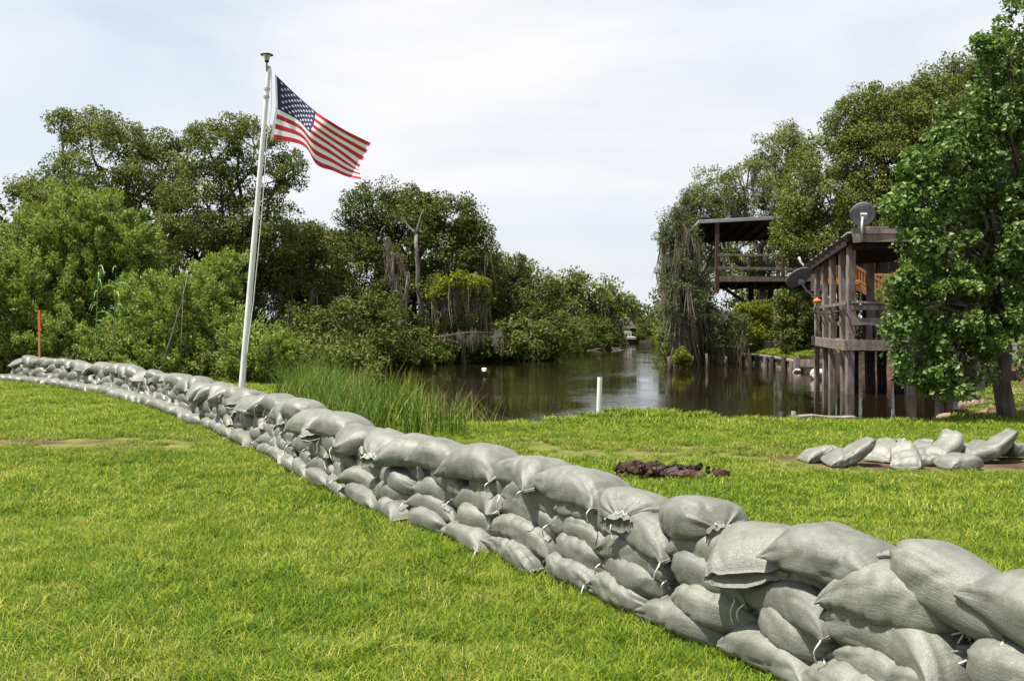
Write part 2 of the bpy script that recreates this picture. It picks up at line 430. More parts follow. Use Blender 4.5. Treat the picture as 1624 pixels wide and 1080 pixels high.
def water_mat():
    m, nt, o = material('dark_bayou_water')
    k = nt.links.new
    b = bsdf(nt, o, .035, .5); b.inputs['Base Color'].default_value = (.0085, .0062, .0030, 1); b.inputs['IOR'].default_value = 1.33
    geo = N(nt, 'ShaderNodeNewGeometry')
    mpn = N(nt, 'ShaderNodeMapping', Scale=(1.0, 2.2, 1)); k(geo.outputs['Position'], mpn.inputs['Vector'])
    n1 = N(nt, 'ShaderNodeTexNoise', Scale=1.8, Detail=4, Roughness=.5); k(mpn.outputs[0], n1.inputs['Vector'])
    n2 = N(nt, 'ShaderNodeTexNoise', Scale=.22, Detail=2); k(geo.outputs['Position'], n2.inputs['Vector'])
    mr = N(nt, 'ShaderNodeMapRange'); mr.inputs['From Min'].default_value = .42; mr.inputs['From Max'].default_value = .65
    mr.inputs['To Min'].default_value = .02; mr.inputs['To Max'].default_value = .15
    k(n2.outputs['Fac'], mr.inputs['Value'])
    bu = N(nt, 'ShaderNodeBump', Distance=.12); k(mr.outputs[0], bu.inputs['Strength']); k(n1.outputs['Fac'], bu.inputs['Height']); k(bu.outputs[0], b.inputs['Normal'])
    return m
M['water'] = water_mat()

# ------------------------------------------------------------------ the ground and the water
WATER_Z = -0.5
SHORE = np.array([(-.6, 16.3), (.6, 16.8), (2.1, 17.5), (3.4, 16.9), (5, 16.8), (6.6, 16.7), (7.4, 17.8), (8.4, 19.6), (9.8, 22), (11.4, 25), (13.2, 27), (14.2, 30),
    (13.6, 34), (12.3, 37), (11.75, 38.6), (11.55, 44), (11.35, 52), (10.6, 58), (10.2, 66), (11, 74), (12.5, 84), (17, 92), (30, 97), (44, 100), (44, 107), (28, 104),
    (14, 97), (10.6, 87), (8, 76), (5.5, 69), (3.2, 61), (.8, 54), (-1.5, 49), (-3.6, 46), (-5.4, 42), (-6, 36), (-5, 29), (-3.6, 23), (-2.0, 18.6)])

def shore_dist(X, Y):
    """metres from the waterline, positive on land"""
    X = np.asarray(X, float); Y = np.asarray(Y, float)
    d = np.full(X.shape, 1e9); ins = np.zeros(X.shape, bool)
    n = len(SHORE)
    for i in range(n):
        (x0, y0), (x1, y1) = SHORE[i], SHORE[(i + 1) % n]
        dx, dy = x1 - x0, y1 - y0
        t = np.clip(((X - x0) * dx + (Y - y0) * dy) / (dx * dx + dy * dy), 0, 1)
        d = np.minimum(d, np.hypot(X - x0 - t * dx, Y - y0 - t * dy))
        c = ((y0 > Y) != (y1 > Y))
        ins ^= c & (X < (x1 - x0) * (Y - y0) / ((y1 - y0) if y1 != y0 else 1e-9) + x0)
    return np.where(ins, -d, d)

def sstep(a, b, x):
    t = np.clip((x - a) / (b - a), 0, 1); return t * t * (3 - 2 * t)

_gw = Waves(1.1, 8, 3); _gw2 = Waves(4.0, 8, 4)
def ground_z(X, Y):
    X = np.asarray(X, float); Y = np.asarray(Y, float)
    d = shore_dist(X, Y)
    q = np.stack([X, Y, np.zeros_like(X)], -1)
    rough = .018 * _gw(q) + .007 * _gw2(q)
    land = -.52 + .52 * sstep(-.1, 1.0, d)
    sea = -.52 + np.maximum(d, -3) * .45
    z = np.where(d > 0, land + rough * sstep(0, 1, d), sea)
    z = z + .13 * np.exp(-((X - 2.3) ** 2 / 1.6 + (Y - 16.3) ** 2 / .5)) * (d > 0)
    z = z + .22 * sstep(7.2, 11, X) * sstep(15.5, 20, Y) * sstep(.3, 2.5, d)
    return z

def axis_lines(lo, a, b, hi, step, growth=1.28):
    mid = np.arange(a, b + 1e-6, step); L_, R_ = [], []
    s, x = step, a
    while x > lo: s *= growth; x -= s; L_.append(x)
    s, x = step, b
    while x < hi: s *= growth; x += s; R_.append(x)
    return np.array(L_[::-1] + list(mid) + R_)
gx = axis_lines(-900, -17, 17, 900, .25); gy = axis_lines(-300, 2, 50, 1500, .25)
GX, GY = np.meshgrid(gx, gy)
GZ = ground_z(GX, GY)
nx, ny = len(gx), len(gy)
idx = np.arange(nx * ny).reshape(ny, nx)
quads = np.stack([idx[:-1, :-1], idx[:-1, 1:], idx[1:, 1:], idx[1:, :-1]], -1).reshape(-1, 4)
gd = shore_dist(GX, GY)
me = raw_mesh('ground', np.stack([GX, GY, GZ], -1).reshape(-1, 3), quads, M['ground'], smooth=True)
lawn_like = (GY < 27) & (GX < 9.5) & (gd > .35) & ~((GX > 6.7) & (GY > 16.2))
soil = np.where(lawn_like, 0.0, 1.0)
at = me.attributes.new('soil', 'FLOAT', 'POINT'); at.data.foreach_set('value', soil.ravel().astype(np.float32))
litter = np.clip(np.where(GX < 9.5, sstep(26.5, 29, GY), sstep(33, 38, GY)), 0, 1)
at = me.attributes.new('litter', 'FLOAT', 'POINT'); at.data.foreach_set('value', litter.ravel().astype(np.float32))
go = bpy.data.objects.new('ground', me); COL.objects.link(go)
tag(go, 'ground of lawn soil and banks round the bayou', 'ground', kind='structure')

wv = np.array([(-25, 14, WATER_Z), (60, 14, WATER_Z), (60, 115, WATER_Z), (-25, 115, WATER_Z)], float)
wo = bpy.data.objects.new('water', raw_mesh('water', wv, np.array([[0, 1, 2, 3]]), M['water'])); COL.objects.link(wo)
tag(wo, 'still dark brown bayou water reflecting trees and sky', 'water', kind='structure')

# ------------------------------------------------------------------ leaves, moss, trees
def leaf_faces(pos, axis, nrm, ln, wd, fold=.18):
    """folded diamond leaves: two triangles each"""
    n = len(pos)
    side = norm(np.cross(axis, nrm)); nrm = np.cross(side, axis)
    b = pos - axis * ln[:, None] * .5; t = pos + axis * ln[:, None] * .5
    mid = pos - axis * ln[:, None] * .05 + nrm * (fold * wd)[:, None]
    l = mid - side * wd[:, None] * .5; r = mid + side * wd[:, None] * .5
    V = np.stack([b, l, t, r], 1).reshape(-1, 3)
    i = np.arange(n)[:, None] * 4
    T = np.concatenate([i + np.array([[0, 2, 1]]), i + np.array([[0, 3, 2]])], 1).reshape(-1, 3)
    return V, T

def clumps_in(blobs, rc, k, floor=.15, seed=0):
    """clump centres spread through the shells of ellipsoids; blob = (centre, (rx, ry, rz))"""
    r = np.random.default_rng(seed); C_, O_ = [], []
    for bi, (c, rad) in enumerate(blobs):
        c = np.asarray(c, float); rad = np.asarray(rad, float)
        n = int(k * 4 * PI * ((rad[0] * rad[2] + rad[0] * rad[1] + rad[1] * rad[2]) / 3) / (rc * rc)) + 3
        d = norm(r.normal(size=(n, 3)))
        w = Waves(2.6, 6, seed + 31 * bi + 5)
        f = np.cbrt(r.uniform(.18, 1.0, n)) * (1 + .20 * w(d))
        C_.append(c + d * rad * f[:, None]); O_.append(norm(d / rad))
    C_ = np.concatenate(C_); O_ = np.concatenate(O_)
    ok = C_[:, 2] > floor
    return C_[ok], O_[ok]

def foliage(blobs, rc, k, nleaf, ln, wd, mode='broad', floor=.15, seed=0):
    r = np.random.default_rng(seed + 1000)
    C_, O_ = clumps_in(blobs, rc, k, floor, seed)
    n = len(C_)
    if mode == 'broad' and ln > .1: ln, wd, nleaf = ln * .78, wd * .78, nleaf * 1.45
    m = r.integers(int(nleaf * .5), int(nleaf * 1.4) + 1, n)
    ci = np.repeat(np.arange(n), m); t = len(ci)
    crad = rc * r.uniform(.55, 1.15, n)
    d = norm(r.normal(size=(t, 3))); f = np.cbrt(r.uniform(.05, 1, t))
    tintc = r.uniform(0, 1, n)
    if mode == 'brush':                                  # upright sprays of narrow leaves
        ax0 = norm(O_ * .8 + np.array((0, 0, .7)) + r.normal(0, .25, (n, 3)))
        loc = d * f[:, None] * (crad[ci] * .62)[:, None] + ax0[ci] * (r.uniform(-.75, .75, t) * crad[ci])[:, None]
        pos = C_[ci] + loc
        axis = norm(ax0[ci] + norm(r.normal(size=(t, 3))) * .85)
        nrm = norm(r.normal(size=(t, 3)) * .7 + O_[ci] * .7 + np.array((0, 0, .4)))
    else:
        sq = np.array((1, 1, .82))
        pos = C_[ci] + d * (f * crad[ci])[:, None] * sq
        axis = norm(d * .7 + r.normal(0, .7, (t, 3)) + np.array((0, 0, -.25)))
        nrm = norm(np.array((0, 0, .62)) + O_[ci] * .55 + r.normal(0, .62, (t, 3)))
    sz = r.uniform(.6, 1.3, t)
    V, T = leaf_faces(pos, axis, nrm, ln * sz, wd * sz * r.uniform(.8, 1.2, t))
    tint = np.clip(.42 * tintc[ci] + .58 * r.uniform(0, 1, t), 0, 1)
    return V, T, np.repeat(tint, 2), C_

def moss_strands(tops, length, width, per, seed=0):
    r = np.random.default_rng(seed + 77)
    per = int(per * 1.8)
    n = len(tops); ti = np.repeat(np.arange(n), per); t = len(ti)
    bl = r.uniform(.45, 1.0, n) * length
    p = tops[ti] + r.normal(0, .10, (t, 3)) * np.array((1, 1, .9))
    ln = bl[ti] * r.uniform(.15, 1.0, t) ** 1.3; wd = width * r.uniform(.5, 1.3, t)
    wd = wd * .5
    a = r.uniform(0, PI, t); side = np.stack([np.cos(a), np.sin(a), np.zeros(t)], 1)
    sway = r.normal(0, .11, (t, 2, 3)) * np.array((1, 1, 0))
    rows = []
    for i, (fr, w) in enumerate(((0, .5), (.25, 1.0), (.6, .75), (1.0, .08))):
        q = p - np.array((0, 0, 1)) * (ln * fr)[:, None] + (sway[:, 0] * fr + sway[:, 1] * fr * fr) * ln[:, None]
        rows.append(q - side * (wd * w)[:, None] * .5); rows.append(q + side * (wd * w)[:, None] * .5)
    V = np.stack(rows, 1).reshape(-1, 3)
    i = np.arange(t)[:, None] * 8
    Q = np.concatenate([i + np.array([[0, 1, 3, 2]]), i + np.array([[2, 3, 5, 4]]), i + np.array([[4, 5, 7, 6]])], 1).reshape(-1, 4)
    tint = np.repeat(np.clip(r.uniform(0, 1, n)[ti] * .5 + r.uniform(0, .5, t), 0, 1), 3)
    return V, Q, tint

def bl(px, py, Y, rx, ry, depth=None):
    """ellipsoid of foliage: where its middle stands and its half sizes in photo pixels at that distance"""
    s = Y / F
    return (P(px, py, Y), (rx * s, (depth if depth else (rx + ry) / 2 * s), ry * s))

def limb(p0, p1, r0, r1, seg=5, bend=.12, n=7):
    p0, p1 = np.asarray(p0, float), np.asarray(p1, float)
    t = np.linspace(0, 1, seg + 1)[:, None]
    d = np.linalg.norm(p1 - p0)
    off = rng.normal(0, bend * d * .5, (seg + 1, 3)) * np.sin(t * PI) * np.array((1, 1, .4))
    up = np.array((0, 0, bend * d)) * np.sin(t * PI)
    return tube(p0 + (p1 - p0) * t + off + up * .5, np.linspace(r0, r1, seg + 1), n, True, .06)

def tree(name, label, cat, base, r0, blobs, rc, k, nleaf, ln, wd, mat, bark='bark', mode='broad', group=None, moss=None, seed=0, twigs=26, fork=.45, floor=None, lead=None):
    base = np.asarray(base, float)
    base[2] = float(ground_z(base[0], base[1])) - .05
    rt = root(name, base, label, cat, group)
    big = max(range(len(blobs)), key=lambda i: blobs[i][1][0] * blobs[i][1][2])
    if lead is not None: big = lead
    top = np.asarray(blobs[big][0], float)
    hub = base + (top - base) * fork; hub[:2] = base[:2] + (top[:2] - base[:2]) * fork * .6
    tip = top + np.array((0, 0, blobs[big][1][2] * .45))
    ctrl = [base + np.array((0, 0, -.2)), base + (hub - base) * .08, base + (hub - base) * .5 + rng.normal(0, .04, 3) * np.linalg.norm(hub - base), hub]
    V, T = join([tube(ctrl, [r0 * 1.5, r0 * 1.1, r0 * .9, r0 * .72], 10, True, .07), limb(hub, tip, r0 * .7, r0 * .12, 6, .1)])
    part(rt, 'trunk', V, T, M[bark], smooth=True)
    Vl, Tl, tint, C_ = foliage(blobs, rc, k, nleaf, ln, wd, mode, base[2] + .1 if floor is None else floor, seed)
    br = []
    ends = []
    for i, (c, rad) in enumerate(blobs):
        if i != big:
            br.append(limb(hub + (tip - hub) * random.uniform(0, .4), c, r0 * .45, r0 * .12)); ends.append(np.asarray(c, float))
    ends.append(top)
    sel = rng.choice(len(C_), min(twigs, len(C_)), replace=False)
    for s in sel:
        e = min(ends, key=lambda q: np.linalg.norm(q - C_[s]))
        br.append(limb(e, C_[s], r0 * .16, r0 * .03, 3, .15, 5))
    V, T = join(br)
    part(rt, 'branches', V, T, M[bark], smooth=True, kind='stuff')
    part(rt, 'crown', Vl, Tl, M[mat], kind='stuff', tint=tint)
    if moss:
        cnt, length, width, per, zmax = moss
        cand = C_[C_[:, 2] < zmax] if zmax else C_
        w = norm(cand[:, 1].max() - cand[:, 1] + .3)     # more of it on the open side towards the water
        pr = (cand[:, 1].max() - cand[:, 1] + .4); pr = pr / pr.sum()
        tops = cand[rng.choice(len(cand), min(cnt, len(cand)), replace=False, p=pr)]
        V, Q, ti = moss_strands(tops, length, width, per, seed)
        part(rt, 'hanging_moss', V, Q, M['moss'], kind='stuff', tint=ti)
    return rt

# --- left bank, back to front
WOODS = 'trees of the wood on the left bank'
tree('oak_tree', 'tall bushy oak with broad ragged crown at the far left behind the bright shrub', 'tree', P(170, 590, 44), .26,
     [bl(160, 265, 44, 90, 75), bl(95, 330, 44, 75, 70), bl(230, 290, 45, 60, 62), bl(140, 205, 44.5, 50, 34), bl(215, 225, 45, 34, 30), bl(150, 410, 45, 120, 90), bl(40, 300, 45, 38, 22), bl(96, 200, 44, 24, 22), bl(268, 250, 45, 34, 40), bl(285, 330, 45.5, 44, 60)],
     .50, .50, 74, .17, .085, 'olive', group=WOODS, seed=1, twigs=50)
tree('oak_tree', 'open crowned oak with thin upper boughs just behind the flag and pole', 'tree', P(350, 590, 43), .24,
     [bl(345, 250, 43, 55, 50), bl(330, 330, 43, 80, 70), bl(405, 235, 43, 48, 40), bl(440, 285, 43, 44, 30), bl(368, 200, 43.5, 34, 22), bl(460, 262, 43, 26, 20), bl(315, 410, 44, 80, 80), bl(400, 380, 44, 90, 90), bl(322, 215, 43, 24, 20)],
     .46, .44, 70, .165, .082, 'olive', group=WOODS, seed=2, twigs=60)
tree('oak_tree', 'dark low oak hung with grey moss right of the flagpole', 'tree', P(465, 590, 46), .22,
     [bl(450, 400, 46, 75, 60), bl(500, 430, 46, 60, 70), bl(430, 480, 45, 80, 70), bl(505, 375, 47, 30, 26), bl(480, 520, 44, 70, 60)],
     .50, .55, 74, .17, .085, 'oak', group=WOODS, moss=(60, 2.4, .10, 8, 4.5), seed=3)
tree('oak_tree', 'big round topped oak with pale bare limbs in the middle of the left bank', 'tree', P(655, 575, 51), .30,
     [bl(650, 380, 51, 105, 85), bl(600, 335, 51, 60, 42), bl(705, 345, 51, 62, 38), bl(755, 365, 51, 40, 20), bl(580, 420, 51, 70, 80), bl(720, 430, 51, 70, 80), bl(650, 490, 50, 120, 60), bl(640, 318, 51.5, 50, 22)],
     .55, .52, 80, .185, .095, 'oak', group=WOODS, moss=(40, 2.0, .10, 7, 5.0), seed=4, twigs=60)
tree('oak_tree', 'low rounded oak leaning over the water right of the yellow topped tree', 'tree', P(815, 570, 54), .24,
     [bl(800, 470, 54, 70, 62), bl(850, 470, 55, 50, 40), bl(760, 430, 54, 40, 36), bl(830, 520, 53, 80, 40), bl(815, 425, 55, 26, 20)],
     .55, .55, 76, .185, .095, 'oak', group=WOODS, moss=(30, 1.6, .10, 7, 4.0), seed=5)
tree('oak_tree', 'yellow topped small tree draped with long grey moss at the water edge', 'tree', P(735, 575, 47.5), .14,
     [bl(728, 452, 47, 38, 22), bl(700, 470, 47, 20, 14), bl(760, 470, 47, 20, 14)],
     .40, .65, 46, .22, .11, 'yellowgreen', group=WOODS, moss=(50, 2.8, .065, 6, None), seed=6)
tree('oak_tree', 'mossy tree on the far left bank above the distant landing', 'tree', P(945, 550, 76), .26,
     [bl(930, 470, 76, 55, 44), bl(975, 480, 77, 32, 36), bl(905, 450, 76, 24, 22), bl(945, 502, 76, 50, 20), bl(900, 510, 74, 34, 40)],
     .75, .50, 40, .34, .18, 'olive', group=WOODS, moss=(90, 3.2, .14, 8, None), seed=7)
tree('oak_tree', 'distant dark tree beyond the landing where the bayou bends', 'tree', P(1018, 540, 112), .3,
     [bl(1018, 512, 112, 42, 26), bl(985, 505, 112, 30, 30), bl(1050, 500, 112, 30, 40)],
     1.0, .5, 34, .45, .26, 'oak', group=WOODS, seed=8)
SHR = 'green shrubs along the left bank'
tree('shrub', 'dark leafy shrub overhanging the left bank behind the reeds', 'shrub', P(570, 585, 41), .08,
     [bl(560, 530, 41, 90, 52), bl(620, 550, 41, 52, 36), bl(500, 560, 40, 60, 30), bl(600, 490, 42, 40, 34)], .42, .50, 42, .20, .10, 'oak', group=SHR, seed=9)
tree('shrub', 'rounded dull green shrub at the water right of the long moss', 'shrub', P(830, 568, 50), .08,
     [bl(825, 532, 50, 50, 32), bl(870, 535, 52, 42, 30), bl(800, 550, 50, 34, 18)], .45, .55, 42, .22, .11, 'olive', group=SHR, seed=10)
tree('shrub', 'tall bright green feathery shrub at the far left', 'shrub', P(130, 592, 31), .12,
     [bl(135, 384, 31, 100, 72), bl(80, 400, 31, 70, 66), bl(200, 400, 31, 56, 60), bl(130, 345, 31, 56, 34), bl(140, 470, 31, 115, 80), bl(30, 390, 31.5, 40, 42)],
     .30, .62, 96, .12, .044, 'baccharis', mode='brush', group=SHR, seed=11)
tree('shrub', 'bright feathery shrub cut by the left edge of the photo', 'shrub', P(25, 592, 29.5), .1,
     [bl(40, 470, 29.5, 72, 82), bl(-20, 460, 29.5, 60, 90), bl(60, 540, 29, 70, 48)], .28, .62, 92, .11, .044, 'baccharis', mode='brush', group=SHR, seed=12)
tree('shrub', 'wide feathery shrub with dry stalks left of the flagpole', 'shrub', P(290, 594, 28), .1,
     [bl(290, 500, 28, 75, 70), bl(345, 440, 29.5, 44, 44), bl(235, 480, 29, 52, 52), bl(270, 560, 27.5, 110, 40), bl(345, 530, 28, 50, 62), bl(175, 545, 28.5, 60, 46)],
     .26, .62, 88, .11, .042, 'baccharis', mode='brush', group=SHR, seed=13)
tree('shrub', 'small yellow green shrub at the foot of the flagpole', 'shrub', P(425, 597, 25), .06,
     [bl(428, 556, 25, 52, 36), bl(390, 560, 25.5, 36, 44), bl(462, 550, 25, 22, 18)], .25, .75, 70, .12, .036, 'baccharis', mode='brush', group=SHR, seed=14)

def woodland(label, spans, seed):
    blobs = [bl(*s) for s in spans]
    V, T, tint, _ = foliage(blobs, 1.0, .55, 40, .38, .2, 'broad', -.3, seed)
    return thing('woodland', V, T, M['oak'], label, 'woods', kind='stuff', tint=tint)
woodland('dark mass of woods filling the left bank behind the front trees',
         [(-90, 420, 58, 120, 120), (60, 440, 60, 130, 130), (230, 430, 60, 130, 120), (400, 450, 62, 130, 110), (540, 455, 62, 110, 110), (680, 470, 66, 120, 90), (790, 480, 70, 80, 80), (880, 500, 80, 60, 50), (960, 520, 95, 50, 40)], 20)
tb = [bl(px, py, Y, rx, ry) for (px, py, Y, rx, ry) in ((1070, 565, 46.5, 22, 20), (1100, 560, 47, 26, 24), (1130, 560, 48, 24, 24), (1155, 556, 49, 20, 22), (1085, 545, 48, 30, 30), (1125, 530, 49, 34, 34))]
V, T, tint, _ = foliage(tb, .40, .6, 46, .16, .08, 'broad', -.48, 28)
thing('undergrowth', V, T, M['oak'], 'dark tangle of growth round the foot of the mossy cypress', 'undergrowth', kind='stuff', tint=tint)
woodland('dark mass of woods far behind the house on the right bank',
         [(1090, 500, 90, 50, 60), (1160, 470, 80, 70, 90), (1260, 440, 70, 90, 120), (1400, 420, 64, 130, 130), (1540, 420, 60, 130, 130), (1680, 430, 58, 110, 130)], 21)

sh = np.array([(-3.6, 24.5), (-5.0, 29), (-6.2, 36), (-5.6, 42), (-3.9, 46.4), (-1.7, 49.5), (.6, 54.4), (3.0, 61.4), (5.3, 69.4), (7.8, 76.6), (10.2, 87.6), (13.6, 97.8), (28, 105)])
ug = []
for i in range(len(sh) - 1):
    n_ = max(2, int(np.linalg.norm(sh[i + 1] - sh[i]) / 1.8))
    for q in range(n_):
        c = sh[i] + (sh[i + 1] - sh[i]) * (q + rng.uniform(-.3, .3)) / n_; r_ = rng.uniform(.7, 1.25) * (1 + i * .06)
        if i == 9: r_ *= .5
        if c[1] > 26: ug.append((np.array((c[0] - .5 * r_, c[1] + .15 * r_, r_ * .30 - .3)), (r_ * 1.2, r_, r_ * .95)))
for (px, py, Y, r_) in ((663, 568, 45.4, .8), (640, 572, 44.6, .9), (690, 566, 46.2, .7), (620, 575, 43.5, .8)):
    c = P(px, py, Y); c[2] = 0; ug.append((c, (r_ * 1.4, r_, r_ * .9)))
V, T, tint, _ = foliage(ug, .42, .55, 46, .19, .10, 'broad', -.48, 25)
thing('undergrowth', V, T, M['oak'], 'dark tangled undergrowth overhanging the left water edge', 'undergrowth', kind='stuff', tint=tint)
sh = np.array([(11.9, 53), (11.2, 58), (10.7, 66), (11.6, 74), (13.2, 83.6), (17.6, 91), (30, 96)]); ug = []
for i in range(len(sh) - 1):
    n_ = max(2, int(np.linalg.norm(sh[i + 1] - sh[i]) / 1.8))
    for q in range(n_):
        c = sh[i] + (sh[i + 1] - sh[i]) * (q + rng.uniform(-.3, .3)) / n_; r_ = rng.uniform(.9, 1.6)
        ug.append((np.array((c[0] + .5 * r_, c[1], r_ * .35 - .3)), (r_ * 1.2, r_, r_ * 1.1)))
V, T, tint, _ = foliage(ug, .5, .55, 40, .24, .13, 'broad', -.48, 26)
thing('undergrowth', V, T, M['olive'], 'undergrowth along the far right water edge beyond the porch', 'undergrowth', kind='stuff', tint=tint)
wd_ = []
for (px, py, Y, r_) in ((12, 575, 29.4, .8), (95, 578, 28.6, .7), (150, 580, 28.2, .6), (205, 578, 28.0, .8), (330, 585, 27, .7), (385, 588, 26.5, .7), (460, 585, 26.5, .9), (520, 585, 27.5, 1.0), (-30, 570, 29.5, .9)):
    c = P(px, py, Y); c[2] = .2; wd_.append((c, (r_ * 1.4, r_, r_ * .6)))
V, T, tint, _ = foliage(wd_, .25, .8, 50, .13, .05, 'brush', .0, 27)
thing('weeds', V, T, M['olive'], 'low weeds filling the ground under the feathery shrubs', 'weeds', kind='stuff', tint=tint)

# --- right bank
RW = 'trees on the right bank'
tree('cypress_tree', 'hazy cypress thickly draped with moss in front of the raised porch', 'tree', P(1105, 575, 47), .28,
     [bl(1078, 410, 47, 32, 72), bl(1070, 360, 47, 26, 30), bl(1110, 330, 60, 40, 30), bl(1092, 480, 47, 36, 60), bl(1075, 400, 48, 26, 36), bl(1085, 480, 46, 34, 52), bl(1150, 520, 46, 34, 34), bl(1078, 535, 46, 30, 26)],
     .40, .60, 50, .17, .06, 'cypress', group=RW, moss=(170, 2.8, .10, 9, None), seed=30, twigs=40)
tree('cypress_tree', 'tall thin topped tree rising behind the porch roof', 'tree', P(1215, 560, 60), .3,
     [bl(1180, 298, 60, 70, 48), bl(1120, 330, 60, 56, 40), bl(1228, 262, 60, 44, 58), bl(1252, 220, 60, 26, 30), bl(1270, 280, 60, 36, 60), bl(1200, 380, 61, 90, 60), bl(1090, 370, 60, 40, 30)],
     .55, .44, 66, .19, .09, 'olive', group=RW, moss=(70, 2.8, .12, 7, 12), seed=31, twigs=50)
tree('oak_tree', 'huge dense oak towering behind the dock pavilion', 'tree', P(1400, 560, 46), .45,
     [bl(1390, 240, 46, 110, 95), bl(1310, 290, 46, 66, 70), bl(1270, 350, 45, 40, 52), bl(1460, 200, 46, 80, 70), bl(1395, 175, 46, 60, 46), bl(1490, 150, 46, 50, 40), bl(1330, 380, 45, 80, 40), bl(1440, 330, 46, 110, 80), bl(1550, 180, 46, 80, 84), bl(1300, 350, 45, 70, 66), bl(1470, 260, 46, 90, 90), bl(1520, 130, 46, 44, 34), bl(1255, 385, 44.6, 30, 40), bl(1290, 400, 44.5, 44, 28), bl(1345, 205, 46, 40, 34)],
     .55, .52, 80, .175, .09, 'olive', group=RW, seed=32, twigs=70)
tree('oak_tree', 'dark oak rising beyond the top right corner behind the sweetgum', 'tree', P(1650, 560, 42), .4,
     [bl(1590, 130, 42, 60, 50), bl(1620, 180, 42, 90, 90), bl(1680, 260, 42, 110, 120), bl(1590, 300, 42, 80, 90), bl(1640, 420, 42, 120, 80)],
     .55, .50, 76, .175, .09, 'oak', group=RW, seed=33)
# the sweetgum at the right edge, close by
tree('sweetgum_tree', 'large leafy sweetgum with rough dark trunk at the right edge of the lawn', 'tree', (8.12, 16.35, 0), .155,
     [bl(1515, 560, 15.9, 74, 56), bl(1500, 480, 15.8, 92, 66), bl(1590, 470, 16.4, 90, 80), bl(1540, 380, 16.2, 96, 62), bl(1610, 330, 16.4, 90, 80), bl(1530, 270, 16.2, 78, 56), bl(1590, 210, 16.4, 66, 60),
      bl(1490, 245, 16.0, 52, 36), bl(1478, 305, 15.9, 50, 36), bl(1475, 385, 15.7, 52, 36), bl(1530, 190, 16.1, 46, 34), bl(1455, 455, 15.6, 40, 36), bl(1434, 448, 15.5, 24, 22), bl(1432, 335, 15.7, 30, 22), bl(1450, 255, 16.0, 30, 24), bl(1425, 520, 15.5, 26, 20), bl(1450, 570, 15.6, 42, 34), bl(1490, 600, 15.4, 40, 26), bl(1600, 90, 16.3, 44, 36), bl(1570, 70, 16.3, 26, 22), bl(1650, 20, 16.5, 60, 60), bl(1690, 150, 16.6, 90, 110), bl(1700, 400, 16.6, 90, 120), bl(1670, 540, 17.4, 50, 70), bl(1575, 145, 16.2, 30, 24)],
     .23, .34, 56, .090, .072, 'gum', group=RW, seed=34, twigs=110, fork=.62, floor=.15, lead=2)
tree('shrub', 'round yellow green shrub standing behind the timber bank wall', 'shrub', P(1190, 552, 49), .06,
     [bl(1190, 516, 49, 32, 34), bl(1180, 530, 48.6, 28, 22), bl(1204, 500, 49.5, 16, 16)], .34, .62, 46, .16, .08, 'yellowgreen', group='shrubs behind the timber bank wall', seed=35)
tree('shrub', 'orange flowered shrub between the round shrub and the pavilion', 'shrub', P(1265, 560, 45), .06,
     [bl(1262, 505, 45, 38, 46), bl(1280, 530, 44.6, 34, 34), bl(1250, 480, 45, 22, 22)], .34, .62, 46, .16, .08, 'flowerbush', group='shrubs behind the timber bank wall', seed=36)
tree('shrub', 'little yellow green shoot growing at the foot of the mossy cypress', 'shrub', P(1081, 584, 43), .03,
     [bl(1081, 566, 43, 12, 13), bl(1092, 572, 43, 7, 8)], .16, .8, 26, .12, .06, 'yellowgreen', seed=37, twigs=6, floor=-.4)

# bare pale limbs and a snag among the middle oaks
rt = root('dead_snag', P(668, 570, 48.2), 'forked pale leafless snag standing up among the middle oaks', 'dead tree')
V, T = limb(P(668, 570, 48.2), P(660, 372, 48.2), .17, .09, 7, .03); part(rt, 'trunk', V, T, M['palebark'], smooth=True)
V, T = limb(P(660, 374, 48.2), P(636, 346, 48.2), .08, .02, 4, .06); part(rt, 'limb', V, T, M['palebark'], smooth=True)
V, T = limb(P(660, 374, 48.2), P(672, 333, 48.2), .07, .02, 4, .06); part(rt, 'limb', V, T, M['palebark'], smooth=True)
V, T = limb(P(636, 570, 46.0), P(648, 432, 46.0), .13, .06, 5, .02)
thing('dead_snag', V, T, M['palebark'], 'short pale broken stub leaning right of the moss wrapped trunk', 'dead tree', smooth=True)
V, T = join([limb(P(640, 545, 45.8), P(622, 400, 46), .15, .05, 6, .05)])
rt = root('dead_snag', P(640, 580, 45.8), 'grey dead trunk wrapped in moss left of the pale limbs', 'dead tree')
part(rt, 'trunk', V, T, M['palebark'], smooth=True)
tops = np.stack([P(622 + rng.normal(0, 9), 378 + rng.uniform(0, 70), 45.6) for _ in range(15)])
V, Q, ti = moss_strands(tops, 1.7, .07, 9, 91)
part(rt, 'hanging_moss', V, Q, M['moss'], kind='stuff', tint=ti)
# a mossy bough over the water below the yellow top
rt = root('fallen_bough', P(735, 575, 46), 'half fallen bough trailing grey moss over the dark water', 'bough')
V, T = limb(P(690, 535, 46), P(795, 528, 46.5), .07, .03, 6, .05)
part(rt, 'branch', V, T, M['bark'], smooth=True)
tops = np.stack([P(700 + 95 * rng.uniform(), 530 + rng.normal(0, 4), 46 + rng.normal(0, .3)) for _ in range(22)])
V, Q, ti = moss_strands(tops, 1.1, .065, 8, 92)
part(rt, 'hanging_moss', V, Q, M['moss'], kind='stuff', tint=ti)
